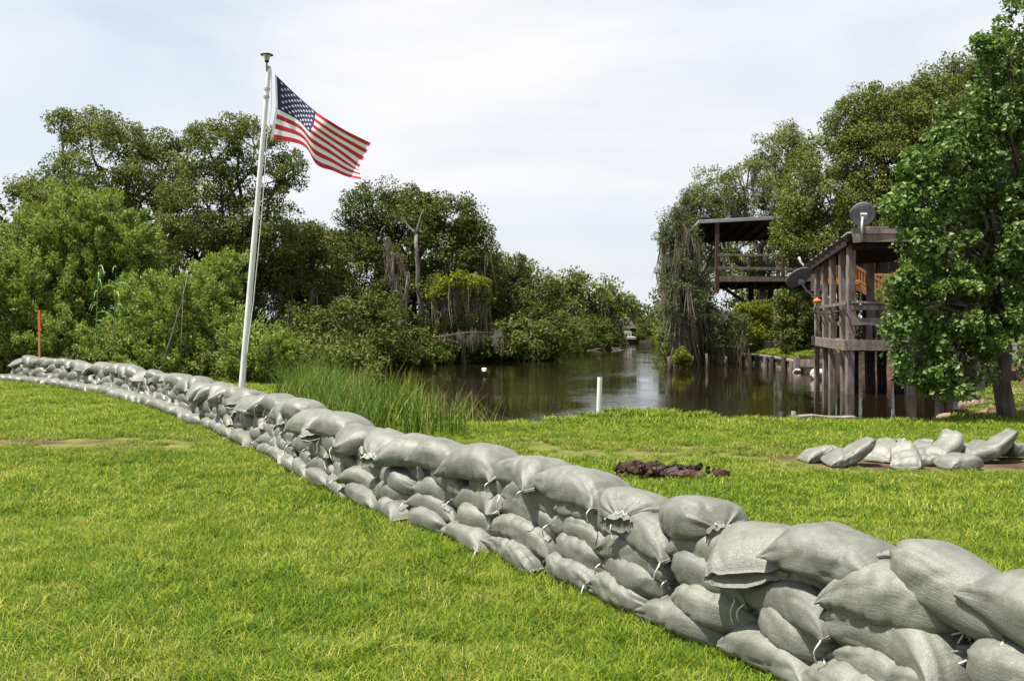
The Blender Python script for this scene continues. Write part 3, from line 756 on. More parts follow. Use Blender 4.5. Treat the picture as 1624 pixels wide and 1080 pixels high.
# branches lying in the water by the far landing
rt = root('fallen_branches', P(960, 556, 69), 'tangle of bare branches lying in the water by the far landing', 'branches')
for a_, b_, r0_, r1_ in ((P(968, 556, 70), P(1000, 568, 66), .09, .03), (P(985, 552, 70), P(968, 566, 66), .07, .02), (P(930, 545, 72), P(938, 520, 72), .10, .05), (P(922, 560, 66), P(962, 558, 68), .1, .04)):
    V, T = limb(a_, b_, r0_, r1_); part(rt, 'branch', V, T, M['bark'], smooth=True)

# ------------------------------------------------------------------ raised porch far on the right bank
rt = root('porch', (12.0, 52.0, float(ground_z(12.6, 52))), 'raised timber porch on stilts with a sloping metal roof and open railing', 'porch')
Yp = 50.0
x0, x1 = P(1108, 0, Yp)[0], P(1262, 0, Yp)[0]
def porch_beam(name, a, b, w, h, mat='wooddark', **k):
    V, Fq = beam(a, b, w, h, **k); return part(rt, name, V, Fq, M[mat])
zr0, zr1 = P(0, 349, Yp)[2], P(0, 341, Yp)[2]
yb = Yp + 6.0
Vr = np.array([(x0, Yp, zr0), (x1, Yp, zr1), (x1, yb, zr1 - .62), (x0, yb, zr0 - .62)])
Vr = np.concatenate([Vr, Vr - (0, 0, .13)])
part(rt, 'roof', Vr, np.array([(0, 1, 2, 3), (7, 6, 5, 4), (1, 0, 4, 5), (2, 1, 5, 6), (3, 2, 6, 7), (0, 3, 7, 4)]), M['metalroof'])
porch_beam('fascia', (x0, Yp - .03, zr0 - .10), (x1, Yp - .03, zr1 - .10), .05, .16, 'metalroof')
Vc = Vr[4:] - np.array((0, 0, .012)); Vc = np.concatenate([Vc, Vc - (0, 0, .02)])
part(rt, 'shade_sheet', Vc, np.array([(0, 1, 2, 3), (7, 6, 5, 4), (1, 0, 4, 5), (2, 1, 5, 6), (3, 2, 6, 7), (0, 3, 7, 4)]), M['wooddark'])  # added dark sheet: puts the shade under the metal roof into colour
for i in range(7):
    u = i / 6; xa = x0 + .12 + (x1 - x0 - .24) * u; za = zr0 + (zr1 - zr0) * u
    porch_beam('rafter', (xa, Yp + .05, za - .18), (xa, yb - .05, za - .80), .06, .18)
zd = P(0, 447, Yp)[2]
xp = P(1138, 0, Yp)[0]; xe = P(1290, 0, Yp)[0]
porch_beam('corner_post', (xp, Yp + .1, P(0, 463, Yp)[2]), (xp, Yp + .1, zr0 - .1), .20, .20, 'rustwood')
porch_beam('corner_post', (xp, yb - .4, zd), (xp, yb - .4, zr0 - .75), .18, .18, 'rustwood')
porch_beam('corner_post', (xe, yb - .4, zd), (xe, yb - .4, zr1 - .75), .18, .18, 'rustwood')
porch_beam('rim_beam', (xp + .1, Yp, zd + .14), (xe, Yp, zd + .16), .08, .28, 'wood')
for i in range(26):
    y = Yp + .15 + i * .22
    porch_beam('deck_plank', (xp, y, zd + .02), (xe, y, zd + .04), .21, .05)
for i in range(6):
    xj = xp + (xe - xp) * i / 5
    porch_beam('joist', (xj, Yp + .1, zd - .14), (xj, yb - .3, zd - .14), .08, .24)
zt, zm = P(0, 405, Yp)[2], P(0, 425, Yp)[2]
for px in (1148, 1188, 1233, 1280):
    xx = P(px, 0, Yp)[0]; porch_beam('rail_post', (xx, Yp + .02, zd + .2), (xx, Yp + .02, zt + .02), .11, .11, 'wood')
porch_beam('top_rail', (xp, Yp - .05, zt), (xe, Yp - .05, zt), .06, .12, 'wood')
porch_beam('middle_rail', (xp, Yp - .05, zm), (xe, Yp - .05, zm - .1), .05, .14, 'wood')
porch_beam('side_rail', (xp, Yp + .1, zt), (xp, yb - .4, zt), .06, .12, 'wood')
porch_beam('side_rail', (xp, Yp + .1, zm), (xp, yb - .4, zm), .05, .12, 'wood')
for (xx, yy) in ((P(1222, 0, 51)[0], 51.0), (P(1222, 0, 51)[0], 55.2), (xe, 51.0), (xe, 55.2)):
    porch_beam('stilt', (xx, yy, -.8), (xx, yy, zd), .26, .26)
porch_beam('brace', (P(1222, 0, 51)[0], 50.9, zd - 1.9), (xp + .4, 50.9, zd - .2), .12, .16)
ro = rt
rt = root('deck_chair', (P(1228, 0, 51.5)[0], 51.6, zd + .07), 'light framed chair standing on the raised porch behind its railing', 'chair')
cx_, cy_, cz_ = ORG[rt]
for sx in (-.24, .24):
    for sy in (-.22, .22):
        V, Fq = beam((cx_ + sx, cy_ + sy, cz_), (cx_ + sx, cy_ + sy, cz_ + (.42 if sy < 0 else .95)), .05, .05); part(rt, 'leg', V, Fq, M['palebark'])
V, Fq = beam((cx_ - .27, cy_, cz_ + .44), (cx_ + .27, cy_, cz_ + .44), .50, .05); part(rt, 'seat', V, Fq, M['palebark'])
V, Fq = beam((cx_ - .27, cy_ + .24, cz_ + .78), (cx_ + .27, cy_ + .24, cz_ + .78), .04, .30); part(rt, 'backrest', V, Fq, M['palebark'])

# the brown house on stilts behind the oak and the pavilion
rt = root('stilt_house', (17.5, 47, .1), 'dark brown house on stilts mostly hidden behind the big oak and pavilion', 'house')
def box(c, s): return beam((c[0] - s[0] / 2, c[1], c[2]), (c[0] + s[0] / 2, c[1], c[2]), s[1], s[2], cham=.01)
V, Fq = box((19.0, 50, 4.0), (8.0, 8.0, 2.0)); part(rt, 'wall', V, Fq, M['housewall'])
Vr = np.array([(14.6, 45.4, 5.0), (23.4, 45.4, 5.0), (23.4, 54.6, 5.0), (14.6, 54.6, 5.0), (14.6, 50, 5.9), (23.4, 50, 5.9)])
part(rt, 'roof', Vr, [np.array([(0, 1, 5, 4), (3, 4, 5, 2), (0, 3, 2, 1)]), np.array([(0, 4, 3), (1, 2, 5)])], M['metalroof'])
for (xx, yy) in ((15.3, 46.3), (19, 46.3), (22.6, 46.3), (15.3, 53.5), (19, 53.5), (22.6, 53.5)):
    V, Fq = beam((xx, yy, -.4), (xx, yy, 3.0), .3, .3); part(rt, 'stilt', V, Fq, M['wooddark'])
for xx in (16.8, 21.0):
    V, Fq = box((xx, 45.97, 4.1), (1.2, .10, 1.3)); w = part(rt, 'window', V, Fq, M['wood'])
    V, Fq = box((xx, 45.94, 4.1), (1.0, .10, 1.1)); part(w, 'pane', V, Fq, M['pane'])
# orange stair and landing rail in front of that house
Ys = 39.5
rt = root('wooden_stair', P(1356, 520, Ys), 'orange stained wooden stair and balusters seen through the dark pavilion', 'stair')
def sp(name, a, b, w, h, **k):
    V, Fq = beam(a, b, w, h, **k); return part(rt, name, V, Fq, M['orangewood'])
sp('top_rail', P(1299, 421, Ys), P(1354, 421, Ys), .07, .10)
sp('bottom_rail', P(1299, 443, Ys), P(1354, 443, Ys), .06, .10)
for i in range(13): q = 1300 + i * 4.3; sp('baluster', P(q, 443, Ys), P(q, 422, Ys), .05, .05)
sp('landing_beam', P(1299, 449, Ys + .4), P(1356, 449, Ys + .4), 1.0, .16)
sp('handrail', P(1354, 421, Ys), P(1424, 462, Ys), .07, .10)
sp('lower_rail', P(1354, 442, Ys), P(1424, 478, Ys), .06, .09)
sp('stringer', P(1350, 450, Ys - .02), P(1436, 494, Ys - .02), .07, .28)
sp('stringer', P(1350, 450, Ys + .9), P(1436, 494, Ys + .9), .07, .28)
for i in range(16): q = 1358 + i * 4.3; sp('baluster', P(q, 442 + (q - 1354) * .514, Ys), P(q, 422 + (q - 1354) * .585, Ys), .05, .05)
for i in range(9):
    q = P(1354 + i * 9, 452 + i * 4.6, Ys); sp('tread', q + (0, 0, .0), q + (0, .88, 0), .26, .045)
for q in (1354,): sp('newel_post', P(q, 505, Ys), P(q, 417, Ys), .12, .12)
# lower railing seen further right
for i in range(6): q = 1394 + i * 4; sp('baluster', P(q, 462, Ys + 1.4), P(q, 437, Ys + 1.4), .05, .05)
sp('top_rail', P(1388, 436, Ys + 1.4), P(1418, 437, Ys + 1.4), .07, .10)
sp('newel_post', P(1420, 500, Ys + 1.4), P(1420, 432, Ys + 1.4), .12, .12)

# pale shed glimpsed under the sweetgum
rt = root('shed', (15.6, 33.0, .15), 'pale shed glimpsed between trunk and leaves of the sweetgum', 'shed')
V, Fq = box((15.6, 34.1, .95), (2.4, 2.0, 1.6)); part(rt, 'wall', V, Fq, M['shed'])
V, Fq = beam((14.2, 34.1, 1.80), (17.0, 34.1, 1.92), 2.4, .06); part(rt, 'roof', V, Fq, M['metalroof'])
V, Fq = box((16.1, 33.08, .8), (.7, .05, 1.2)); part(rt, 'door', V, Fq, M['wood'])

# ------------------------------------------------------------------ dock pavilion
A = np.array((9.64, 28.3, 0.0)); B = np.array((10.44, 34.0, 0.0)); fd = norm(np.array((1, -.09, 0.0)))
ad = norm(B - A); WID = 3.5
rt = root('pavilion', (11.8, 31, -.9), 'weathered timber pavilion on pilings over the water with corrugated metal roof', 'pavilion')
def pb(name, a, b, w, h, mat='wood', **k):
    k.setdefault('jit', .008); k.setdefault('seg', 3)
    V, Fq = beam(a, b, w, h, **k); return part(rt, name, V, Fq, M[mat])
Z = lambda p, z: np.array((p[0], p[1], z))
FL, BL_ = np.array((9.34, 27.75, 4.02)), np.array((10.05, 34.65, 3.56))
def roof_z(p):
    t = np.dot(np.asarray(p)[:2] - FL[:2], ad[:2]); s = np.dot(np.asarray(p)[:2] - FL[:2], fd[:2])
    return FL[2] + (BL_[2] - FL[2]) * t / 6.9 + .07 * s
for k_ in range(5):
    q = A + (B - A) * k_ / 4; w_ = (.215, .17, .175, .16, .16)[k_]
    ln_ = rng.normal(0, .02, 2)
    pb('post', Z(q + np.array((*rng.normal(0, .04, 2), 0)), -1.5), Z(q, roof_z(q) - .22), w_, w_, jit=.012, seg=6)
for (s_, t_) in ((.47, 0), (1, 0), (1, .5), (1, 1), (.5, 1)):
    q = A + fd * WID * s_ + (B - A) * t_
    pb('post', Z(q, -1.5), Z(q, roof_z(q) - .22), .22, .22, seg=6, jit=.012)
for s_ in (.25, .5, .75):
    for t_ in (.3, .7):
        q = A + fd * WID * s_ + (B - A) * t_; pb('piling', Z(q, -1.4), Z(q, .75), .24, .24, 'wooddark')
off = np.array((-.16, -.16, 0))
pb('deck_beam', Z(A - fd * .17 - ad * .15, .885), Z(B - fd * .17, .885), .06, .29)
pb('deck_beam', Z(A - ad * .17 - fd * .12, .885), Z(A - ad * .17 + fd * (WID + .1), .875), .06, .29)
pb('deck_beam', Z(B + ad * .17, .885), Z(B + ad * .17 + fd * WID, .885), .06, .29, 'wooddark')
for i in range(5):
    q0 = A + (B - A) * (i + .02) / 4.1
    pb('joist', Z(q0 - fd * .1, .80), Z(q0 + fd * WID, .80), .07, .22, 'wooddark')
nb = int(WID / .150)
for i in range(nb):
    q0 = A + fd * (.02 + i * .150)
    V, Fq = beam(Z(q0 - ad * .12, .955 + rng.normal(0, .004)), Z(q0 + (B - A) + ad * .12, .955 + rng.normal(0, .004)), .14, .045)
    part(rt, 'deck_plank', V, Fq, M['wood'])
# rails
pb('top_rail', Z(A - ad * .14, 2.10), Z(A - ad * .14 + fd * WID, 2.08), .16, .06)
pb('rail', Z(A - ad * .13, 1.96), Z(A - ad * .13 + fd * WID, 1.94), .04, .14)
pb('rail', Z(A - ad * .14, 1.56), Z(A - ad * .14 + fd * WID, 1.55), .05, .20)
pb('rail', Z(A - fd * .14, 2.08), Z(B - fd * .14, 2.00), .04, .09)
pb('rail', Z(A + fd * .14, 1.50), Z(B + fd * .14, 1.48), .04, .12)
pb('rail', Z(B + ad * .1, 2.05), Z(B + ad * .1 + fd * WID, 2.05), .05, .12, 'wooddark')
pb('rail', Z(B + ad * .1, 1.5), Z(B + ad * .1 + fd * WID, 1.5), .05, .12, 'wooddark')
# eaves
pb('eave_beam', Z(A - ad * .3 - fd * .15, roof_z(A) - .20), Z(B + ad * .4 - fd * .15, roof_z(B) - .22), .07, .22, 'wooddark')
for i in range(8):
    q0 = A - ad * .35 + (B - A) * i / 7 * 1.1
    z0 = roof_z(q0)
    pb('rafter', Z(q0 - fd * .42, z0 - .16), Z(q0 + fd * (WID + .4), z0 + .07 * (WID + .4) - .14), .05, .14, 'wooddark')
# corrugated sheets: ribs run from the eave inwards
for pnl in range(5):
    ta, tb = pnl * 1.38, (pnl + 1) * 1.38 + .05
    tt = np.linspace(ta, tb, 30); ss = np.linspace(0, WID + .6, 4)
    V = []
    for t in tt:
        for s in ss:
            q = FL[:2] + ad[:2] * t + fd[:2] * s
            V.append((q[0], q[1], roof_z(q) + .022 * math.sin(t * 2 * PI / .17) + .004 * pnl + .01))
    V = np.array(V); m_ = len(V)
    i4 = np.arange(m_).reshape(30, 4)
    Q = np.stack([i4[:-1, :-1], i4[:-1, 1:], i4[1:, 1:], i4[1:, :-1]], -1).reshape(-1, 4)
    part(rt, 'roof_sheet', np.concatenate([V, V - (0, 0, .012)]), np.concatenate([Q, Q[:, ::-1] + m_]), M['metalroof'])
pb('fascia_board', P(1361, 366, 27.6), P(1361, 366, 27.6) + fd * 3.6 + (0, 0, .0), .05, .20)
pb('fascia_board', P(1361, 378, 27.63), P(1361, 378, 27.63) + fd * 3.6 + (0, 0, .0), .06, .21)
pb('roof_bracket', P(1359, 385, 27.5), P(1357, 362, 27.5), .22, .06)
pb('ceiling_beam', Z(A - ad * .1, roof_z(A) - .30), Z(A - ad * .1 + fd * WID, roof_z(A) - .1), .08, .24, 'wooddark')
V, T = tube([P(1267, 408, 34.8), P(1270, 417, 34.8), P(1277, 423, 34.7), P(1283, 436, 34.5)], .045, 8)
part(rt, 'downpipe', V, T, M['galv'], smooth=True)
V, T = tube([Z(A - ad * .2 - fd * .16, 1.90), Z(A * .5 + B * .5 - fd * .17, 1.78), Z(B - fd * .16, 1.86)], .02, 6)
part(rt, 'cable', V, T, M['black'])

def dish(center, axis, r, mast, label, name='satellite_dish'):
    center = np.asarray(center, float)
    rt = root(name, mast[0], label, 'satellite dish')
    prof = [(r * f, .28 * r * f * f) for f in (.02, .25, .5, .75, .93, 1.0)]
    V1, F1 = lathe((0, 0, 0), prof, 28); V2, F2 = lathe((0, 0, -.02), [(a, b) for a, b in prof], 28)
    n = len(V1); lip = np.array([(5 * 28 + j, 5 * 28 + (j + 1) % 28, n + 5 * 28 + (j + 1) % 28, n + 5 * 28 + j) for j in range(28)])
    V = np.concatenate([V1, V2]); q = np.array(Vector((0, 0, 1)).rotation_difference(Vector(axis)).to_matrix())
    V = V @ q.T + center
    part(rt, 'reflector', V, np.concatenate([F1, F2[:, ::-1] + n, lip]), M['dish'], smooth=True)
    V, T = tube(mast, .035, 10); part(rt, 'mast', V, T, M['galv'], smooth=True)
    ax = np.asarray(norm(np.array(axis, float)))
    V, Fq = beam(center - ax * .16, center - ax * .015, .18, .14); part(rt, 'bracket', V, Fq, M['galv'])
    dn = norm(np.cross(ax, np.cross(ax, (0, 0, 1.0))))
    e = center + dn * r * 1.02 + ax * .25 * r; f = center + ax * r * 1.1 + dn * r * .45
    V, T = tube([e, f], .018, 6); part(rt, 'feed_arm', V, T, M['galv'])
    V, T = tube([f, f + (center - f) * .16], .05, 8); part(rt, 'receiver', V, T, M['dish'])
    return rt
c1 = P(1369, 341, 27.9)
dish(c1, (.12, .88, .42), .345, [P(1367, 384, 27.5), P(1367, 356, 27.5), P(1368, 345, 27.65)], 'grey satellite dish on a short mast above the pavilion roof corner')
c2 = P(1269, 444, 33.3)
dish(c2, (-.30, .62, .72), .46, [P(1292, 470, 33.6), P(1280, 462, 33.5), c2 + np.array((.09, .02, -.16))], 'dark satellite dish tipped to the sky at the back corner of the pavilion')

# things on the pavilion deck
def bucket(loc, r, h, label):
    rt = root('bucket', loc, label, 'bucket')
    V, Fq = lathe(loc, [(.01, .01), (r * .86, .01), (r * .9, .03), (r, h), (r * 1.05, h), (r * 1.05, h - .02), (r * .96, h - .01), (r * .84, .05)], 20)
    part(rt, 'body', V, Fq, M['bucket'], smooth=True)
    th = np.linspace(0, PI, 9)
    V, T = tube([np.array(loc) + (r * 1.05 * math.cos(a), -.06 - .1 * math.sin(a), h - .02 - r * .5 * math.sin(a)) for a in th], .007, 6)
    part(rt, 'handle', V, T, M['galv'])
bq = P(1400, 530, 30.5); bucket((bq[0], 30.5, .985), .20, .46, 'grey plastic bucket standing on the pavilion deck')
rt = root('stool', (P(1378, 0, 30.6)[0], 30.6, .985), 'dark slatted stool on the pavilion deck left of the bucket', 'stool')
ox, oy, oz = ORG[rt]
for sx in (-.2, .2):
    for sy in (-.2, .2):
        V, Fq = beam((ox + sx * 1.15, oy + sy * 1.15, oz), (ox + sx, oy + sy, oz + .62), .045, .045); part(rt, 'leg', V, Fq, M['wooddark'])
for i in range(4):
    V, Fq = beam((ox - .26, oy - .2 + i * .133, oz + .645), (ox + .26, oy - .2 + i * .133, oz + .645), .12, .04); part(rt, 'seat_slat', V, Fq, M['wooddark'])
q = A + (B - A) * .80 - fd * .2
V, Fq = lathe((q[0], q[1], 2.22), [(.02, -.06), (.08, -.05), (.14, -.01), (.14, .02), (.08, .06), (.03, .08), (.015, .13)], 16)
thing('float', V, Fq, M['orange'], 'small orange float hung on a left hand pavilion post', 'float', smooth=True)

# ------------------------------------------------------------------ timber bank wall, rubble, pilings
rt = root('bank_wall', (11.5, 45, -.6), 'old brown timber bulkhead with posts holding the right bank', 'bulkhead')
W0, W1 = np.array((11.62, 40.6, 0)), np.array((11.2, 53, 0))
wd = norm(W1 - W0); wl = np.linalg.norm(W1 - W0)
for i in range(5):
    for zz, hh in ((-.22, .24), (-.48, .24), (-.74, .24)):
        a, b = W0 + wd * wl * i / 5, W0 + wd * wl * (i + 1) / 5
        V, Fq = beam(Z(a, zz + rng.normal(0, .015)), Z(b - wd * .02, zz + rng.normal(0, .015)), .08, hh, jit=.012, seg=3); part(rt, 'plank', V, Fq, M['soilrock'])
V, Fq = beam(Z(W0, -.06), Z(W1, -.05), .26, .07, jit=.02, seg=8); part(rt, 'cap_board', V, Fq, M['wood'])
for i in range(10):
    q = W0 + wd * (wl * (i + rng.uniform(-.2, .2)) / 9.4) - np.array((.16, 0, 0))
    V, T = tube([Z(q, -1.4), Z(q + (rng.normal(0, .04), 0, 0), rng.uniform(-.10, .08))], [.13, .11], 9, True, .08); part(rt, 'post', V, T, M['bark'] if i % 3 else M['wood'])
V, Fq = beam((11.62, 40.5, -.16), (13.4, 38.7, -.16), .08, .30, jit=.01, seg=3); part(rt, 'plank', V, Fq, M['wood'])
V, Fq = beam((11.64, 40.5, -.46), (13.4, 38.72, -.46), .08, .26, jit=.01, seg=3); part(rt, 'plank', V, Fq, M['wooddark'])
V, Fq = beam((11.5, 40.2, -1.2), (11.5, 40.2, .10), .22, .22); part(rt, 'end_post', V, Fq, M['wood'])

def rock(c, s, label, cat, mat, name='rock', seed=0, group=None):
    import bmesh
    bm = bmesh.new(); bmesh.ops.create_icosphere(bm, subdivisions=3, radius=1)
    V = np.array([v.co[:] for v in bm.verts]); Fq = np.array([[v.index for v in f.verts] for f in bm.faces]); bm.free()
    w = Waves(2.3, 7, seed); w2 = Waves(7, 7, seed + 9)
    V = np.sign(V) * np.abs(V) ** .8
    V = V * (1 + .16 * w(V) + .05 * w2(V))[:, None] * np.array(s)
    return thing(name, V + np.asarray(c, float), Fq, M[mat], label, cat, group)
rock((10.95, 35.3, -.38), (.36, .30, .24), 'pale chunk of rubble at the water beside the pavilion pilings', 'rock', 'stone', seed=1)
rock((11.35, 39.6, -.44), (.17, .14, .09), 'small pale stone at the end of the timber bank wall', 'rock', 'stone', seed=2)
V, Fq = box((P(1226, 0, 48.5)[0], 48.7, .18), (1.0, .7, .60))
rt = root('planter_box', (P(1226, 0, 48.5)[0], 48.7, -.1), 'grey wooden box on the bank behind the timber wall', 'box')
for i in range(3):
    V, Fq = beam((P(1211, 0, 48.4)[0], 48.4, .02 + i * .19), (P(1241, 0, 48.4)[0], 48.4, .02 + i * .19), .04, .18); part(rt, 'front_plank', V, Fq, M['wood'])
    for px in (1211, 1241):
        xx = P(px, 0, 48.4)[0]; V, Fq = beam((xx, 48.43, .02 + i * .19), (xx, 49.2, .02 + i * .19), .04, .18); part(rt, 'side_plank', V, Fq, M['wood'])
V, Fq = beam((P(1209, 0, 48.4)[0], 48.8, .52), (P(1243, 0, 48.4)[0], 48.8, .52), .9, .04); part(rt, 'lid', V, Fq, M['wood'])
# old pilings standing in the water under the cypress
pil = [(1062, 588, 545, .12, 'thick old piling at the tip of the mossy cypress bank'), (1121, 585, 552, .08, 'slim dark old piling in the middle under the mossy cypress'), (1150, 580, 552, .09, 'old piling nearest the timber bank wall under the raised porch')]
for (px, pb_, ptop, r_, lab) in pil:
    Y = (CAMZ - WATER_Z) * F / (pb_ - HY); q = P(px, ptop, Y)
    zt_ = -.5 + (q[2] + .5) * rng.uniform(.45, .8); V, T = tube([(q[0], Y, -1.3), (q[0] + .02, Y, -.3), (q[0] + rng.normal(0, .03), Y, zt_)], [r_ * .9, r_ * .8, r_ * .6], 10, True, .04)
    thing('old_piling', V, T, M['bark'], lab, 'piling', 'old pilings under the mossy cypress', smooth=True)
# stuff at the edge of the lawn
for (px, y0, y1, Y, r_, mat, lab) in ((1237, 672, 653, 16.9, .045, 'wooddark', 'short black stump of a post at the lawn edge'), (1258, 676, 652, 17.1, .04, 'wood', 'short grey post stump right of the black one at the lawn edge')):
    q = P(px, y1, Y); V, T = tube([(q[0], Y, -.9), (q[0] + .01, Y, q[2])], [r_ * 1.1, r_], 9, True, .1)
    thing('post_stump', V, T, M[mat], lab, 'post', smooth=True)
V, Fq = beam((4.62, 16.05, .075), (5.50, 16.0, .07), .24, .04, jit=.008, seg=4)
thing('board', V, Fq, M['wood'], 'loose grey board lying on the grass at the water edge', 'board')
for i, (x, y, s, lab) in enumerate(((7.35, 17.2, (.20, .16, .13), 'brown clod nearest the water left of the sweetgum trunk'), (7.62, 17.0, (.15, .12, .16), 'dark upright clod just left of the sweetgum trunk'),
     (7.15, 16.75, (.16, .13, .08), 'flat brown clod at the grass edge left of the sweetgum'), (8.3, 18.6, (.3, .22, .14), 'broad brown clod on the bare bank behind the sweetgum trunk'),
     (7.9, 18.8, (.22, .18, .12), 'brown clod up the bare bank left of the broad one'), (8.9, 19.3, (.26, .2, .16), 'brown clod at the right edge behind the sweetgum'))):
    rock((x, y, float(ground_z(x, y)) + s[2] * .45), s, lab, 'clod', 'soilrock' if i != 1 else 'wooddark', 'soil_clod', 40 + i, 'soil clods on the bare bank by the sweetgum')
rubble = []
for i in range(260):
    x, y = rng.uniform(7.3, 11.5), rng.uniform(16.7, 23)
    if float(shore_dist(x, y)) < .2: continue
    c = np.array((x, y, float(ground_z(x, y)))); d = norm(rng.normal(size=3)) * rng.uniform(.02, .09) * np.array((1, 1, .5))
    rubble.append(beam(c - d, c + d, rng.uniform(.02, .09), rng.uniform(.02, .07), up=norm(rng.normal(size=3)), cham=.2))
V, T = join(rubble)
thing('leaf_litter', V, T, M['soilrock'], 'scattered clods and litter on the bare right bank', 'litter', kind='stuff')
# white pipe
p0, p1 = P(948.5, 668, 16.3), P(951.5, 598, 16.3); p0[2] = -.25
V, T = tube([p0, p1], .041, 16)
n = 16
Vi, Ti = tube([p1 - (0, 0, .06), p1 + (0, 0, .001)], .034, 16)
rt = root('standpipe', (p0[0], 16.3, 0), 'short white plastic pipe standing at the lawn edge before the water', 'pipe')
part(rt, 'pipe', V, T, M['white'], smooth=False)
part(rt, 'bore', Vi + (0, 0, .002), Ti, M['black'])
q = P(768, 586, 42.0)
V, Fq = lathe((q[0], q[1], WATER_Z - .03), [(.01, 0), (.09, .01), (.12, .04), (.11, .07), (.05, .10), (.01, .105)], 14)
thing('float', V, Fq, M['white'], 'small white float on the dark water near the left bank', 'float', smooth=True)

# far landing at the bend
Yl = 86.0
rt = root('boat_landing', P(985, 548, Yl), 'distant reddish boathouse with a pale railed landing at the bend', 'boathouse')
def lb(name, a, b, w, h, mat, par=None):
    V, Fq = beam(a, b, w, h); return part(par or rt, name, V, Fq, M[mat])
c = P(990, 520, Yl + 4)
lb('wall', (P(958, 0, Yl)[0], Yl + 4, P(0, 528, Yl)[2]), (P(1008, 0, Yl)[0], Yl + 4, P(0, 528, Yl)[2]), 3.4, 1.6, 'redroof')
Vr = np.array([(P(952, 0, Yl)[0], Yl + 1.8, P(0, 521, Yl)[2]), (P(1014, 0, Yl)[0], Yl + 1.8, P(0, 521, Yl)[2]), (P(1006, 0, Yl)[0], Yl + 4.5, P(0, 501, Yl)[2]), (P(972, 0, Yl)[0], Yl + 4.5, P(0, 501, Yl)[2]), (P(952, 0, Yl)[0], Yl + 7, P(0, 521, Yl)[2]), (P(1014, 0, Yl)[0], Yl + 7, P(0, 521, Yl)[2])])
part(rt, 'roof', Vr, [np.array([(0, 1, 2, 3), (3, 2, 5, 4), (0, 4, 5, 1)]), np.array([(0, 3, 4), (1, 5, 2)])], M['redroof'])
for px in (966, 992):
    w = lb('window', (P(px - 5, 0, Yl)[0], Yl + 2.27, P(0, 526, Yl)[2]), (P(px + 5, 0, Yl)[0], Yl + 2.27, P(0, 526, Yl)[2]), .1, .5, 'shed')
    lb('pane', (P(px - 4, 0, Yl)[0], Yl + 2.2, P(0, 526, Yl)[2]), (P(px + 4, 0, Yl)[0], Yl + 2.2, P(0, 526, Yl)[2]), .06, .36, 'pane', w)
lb('deck', (P(955, 0, Yl)[0], Yl, P(0, 536, Yl)[2]), (P(1006, 0, Yl)[0], Yl, P(0, 536, Yl)[2]), 2.4, .22, 'stone')
lb('rail', (P(978, 0, Yl)[0], Yl - 1.1, P(0, 526.5, Yl)[2]), (P(998, 0, Yl)[0], Yl - 1.1, P(0, 526.5, Yl)[2]), .1, .14, 'shed')
for px in (979, 984, 989, 994, 998): lb('rail_post', (P(px, 0, Yl)[0], Yl - 1.1, P(0, 536, Yl)[2]), (P(px, 0, Yl)[0], Yl - 1.1, P(0, 526, Yl)[2]), .12, .12, 'shed')
for px in (957, 970, 983, 996, 1005): lb('piling', (P(px, 0, Yl)[0], Yl - 1, -1), (P(px, 0, Yl)[0], Yl - 1, P(0, 536, Yl)[2]), .2, .2, 'wooddark')

# ------------------------------------------------------------------ flagpole and flag
Yf = 14.4
pb0, pt0 = P(384.5, 605, Yf), P(426.5, 108, Yf); pb0[2] = float(ground_z(pb0[0], pb0[1])) - .3
pb0[0] = pt0[0] + (P(384.5, 600, Yf)[0] - pt0[0]) * (pt0[2] - pb0[2]) / (pt0[2] - P(384.5, 600, Yf)[2])
rt = root('flagpole', (pb0[0], Yf, 0), 'tall white leaning flagpole with a solar lamp standing behind the sandbag wall', 'flagpole')
V, T = tube([pb0 + (pt0 - pb0) * t for t in (0, .2, .4, .6, .8, .985, 1)], [.046, .045, .043, .039, .035, .032, .020], 14)
part(rt, 'pole', V, T, M['pole'], smooth=True)
V, T = tube([pt0, pt0 + (0, 0, .03)], [.03, .012], 10); part(rt, 'truck', V, T, M['galv'], smooth=True)
V, T = tube([pt0 + (-.03, 0, -.16), P(423, 101, Yf)], .012, 8); part(rt, 'lamp_rod', V, T, M['rustwood'])
for t in (.945, .925):
    V, Fq = lathe(pb0 + (pt0 - pb0) * t, [(.04, -.015), (.044, -.015), (.044, .015), (.04, .015)], 14); part(rt, 'strap', V, Fq, M['galv'])
lc = P(423.2, 86.5, Yf)
l = root('solar_lamp', lc - (0, 0, .12), 'x', 'x'); bpy.data.objects.remove(l)   # kept as parts of the pole
V, Fq = lathe(lc, [(.002, .012), (.05, .012), (.090, -.004), (.092, -.014), (.075, -.012), (.002, -.008)], 24); cap = part(rt, 'lamp_cap', V, Fq, M['black'], smooth=True)
V, Fq = lathe(lc, [(.055, -.012), (.040, -.06), (.026, -.085)], 18); part(rt, 'lamp_lens', V, Fq, M['lens'], smooth=True)
V, Fq = lathe(lc, [(.026, -.084), (.032, -.092), (.032, -.112), (.012, -.124), (.010, -.14)], 16); part(rt, 'lamp_base', V, Fq, M['black'], smooth=True)
h0 = pt0 + (.045, -.02, -.06)
V, T = join([tube([pt0 + (.04, -.03, -.02), P(431, 170, Yf) + (0, -.03, 0), P(424, 225, Yf) + (0, -.03, 0), P(413, 345, Yf) + (.03, -.05, 0), P(398, 480, Yf) + (.05, -.06, 0), P(391, 560, Yf) + (.02, -.055, 0)], .006, 5)])
part(rt, 'halyard', V, T, M['rope'])
V, Fq = beam(P(390.5, 575, Yf) + (0.01, -.07, 0), P(392, 559, Yf) + (.01, -.07, 0), .03, .03); part(rt, 'cleat', V, Fq, M['galv'])

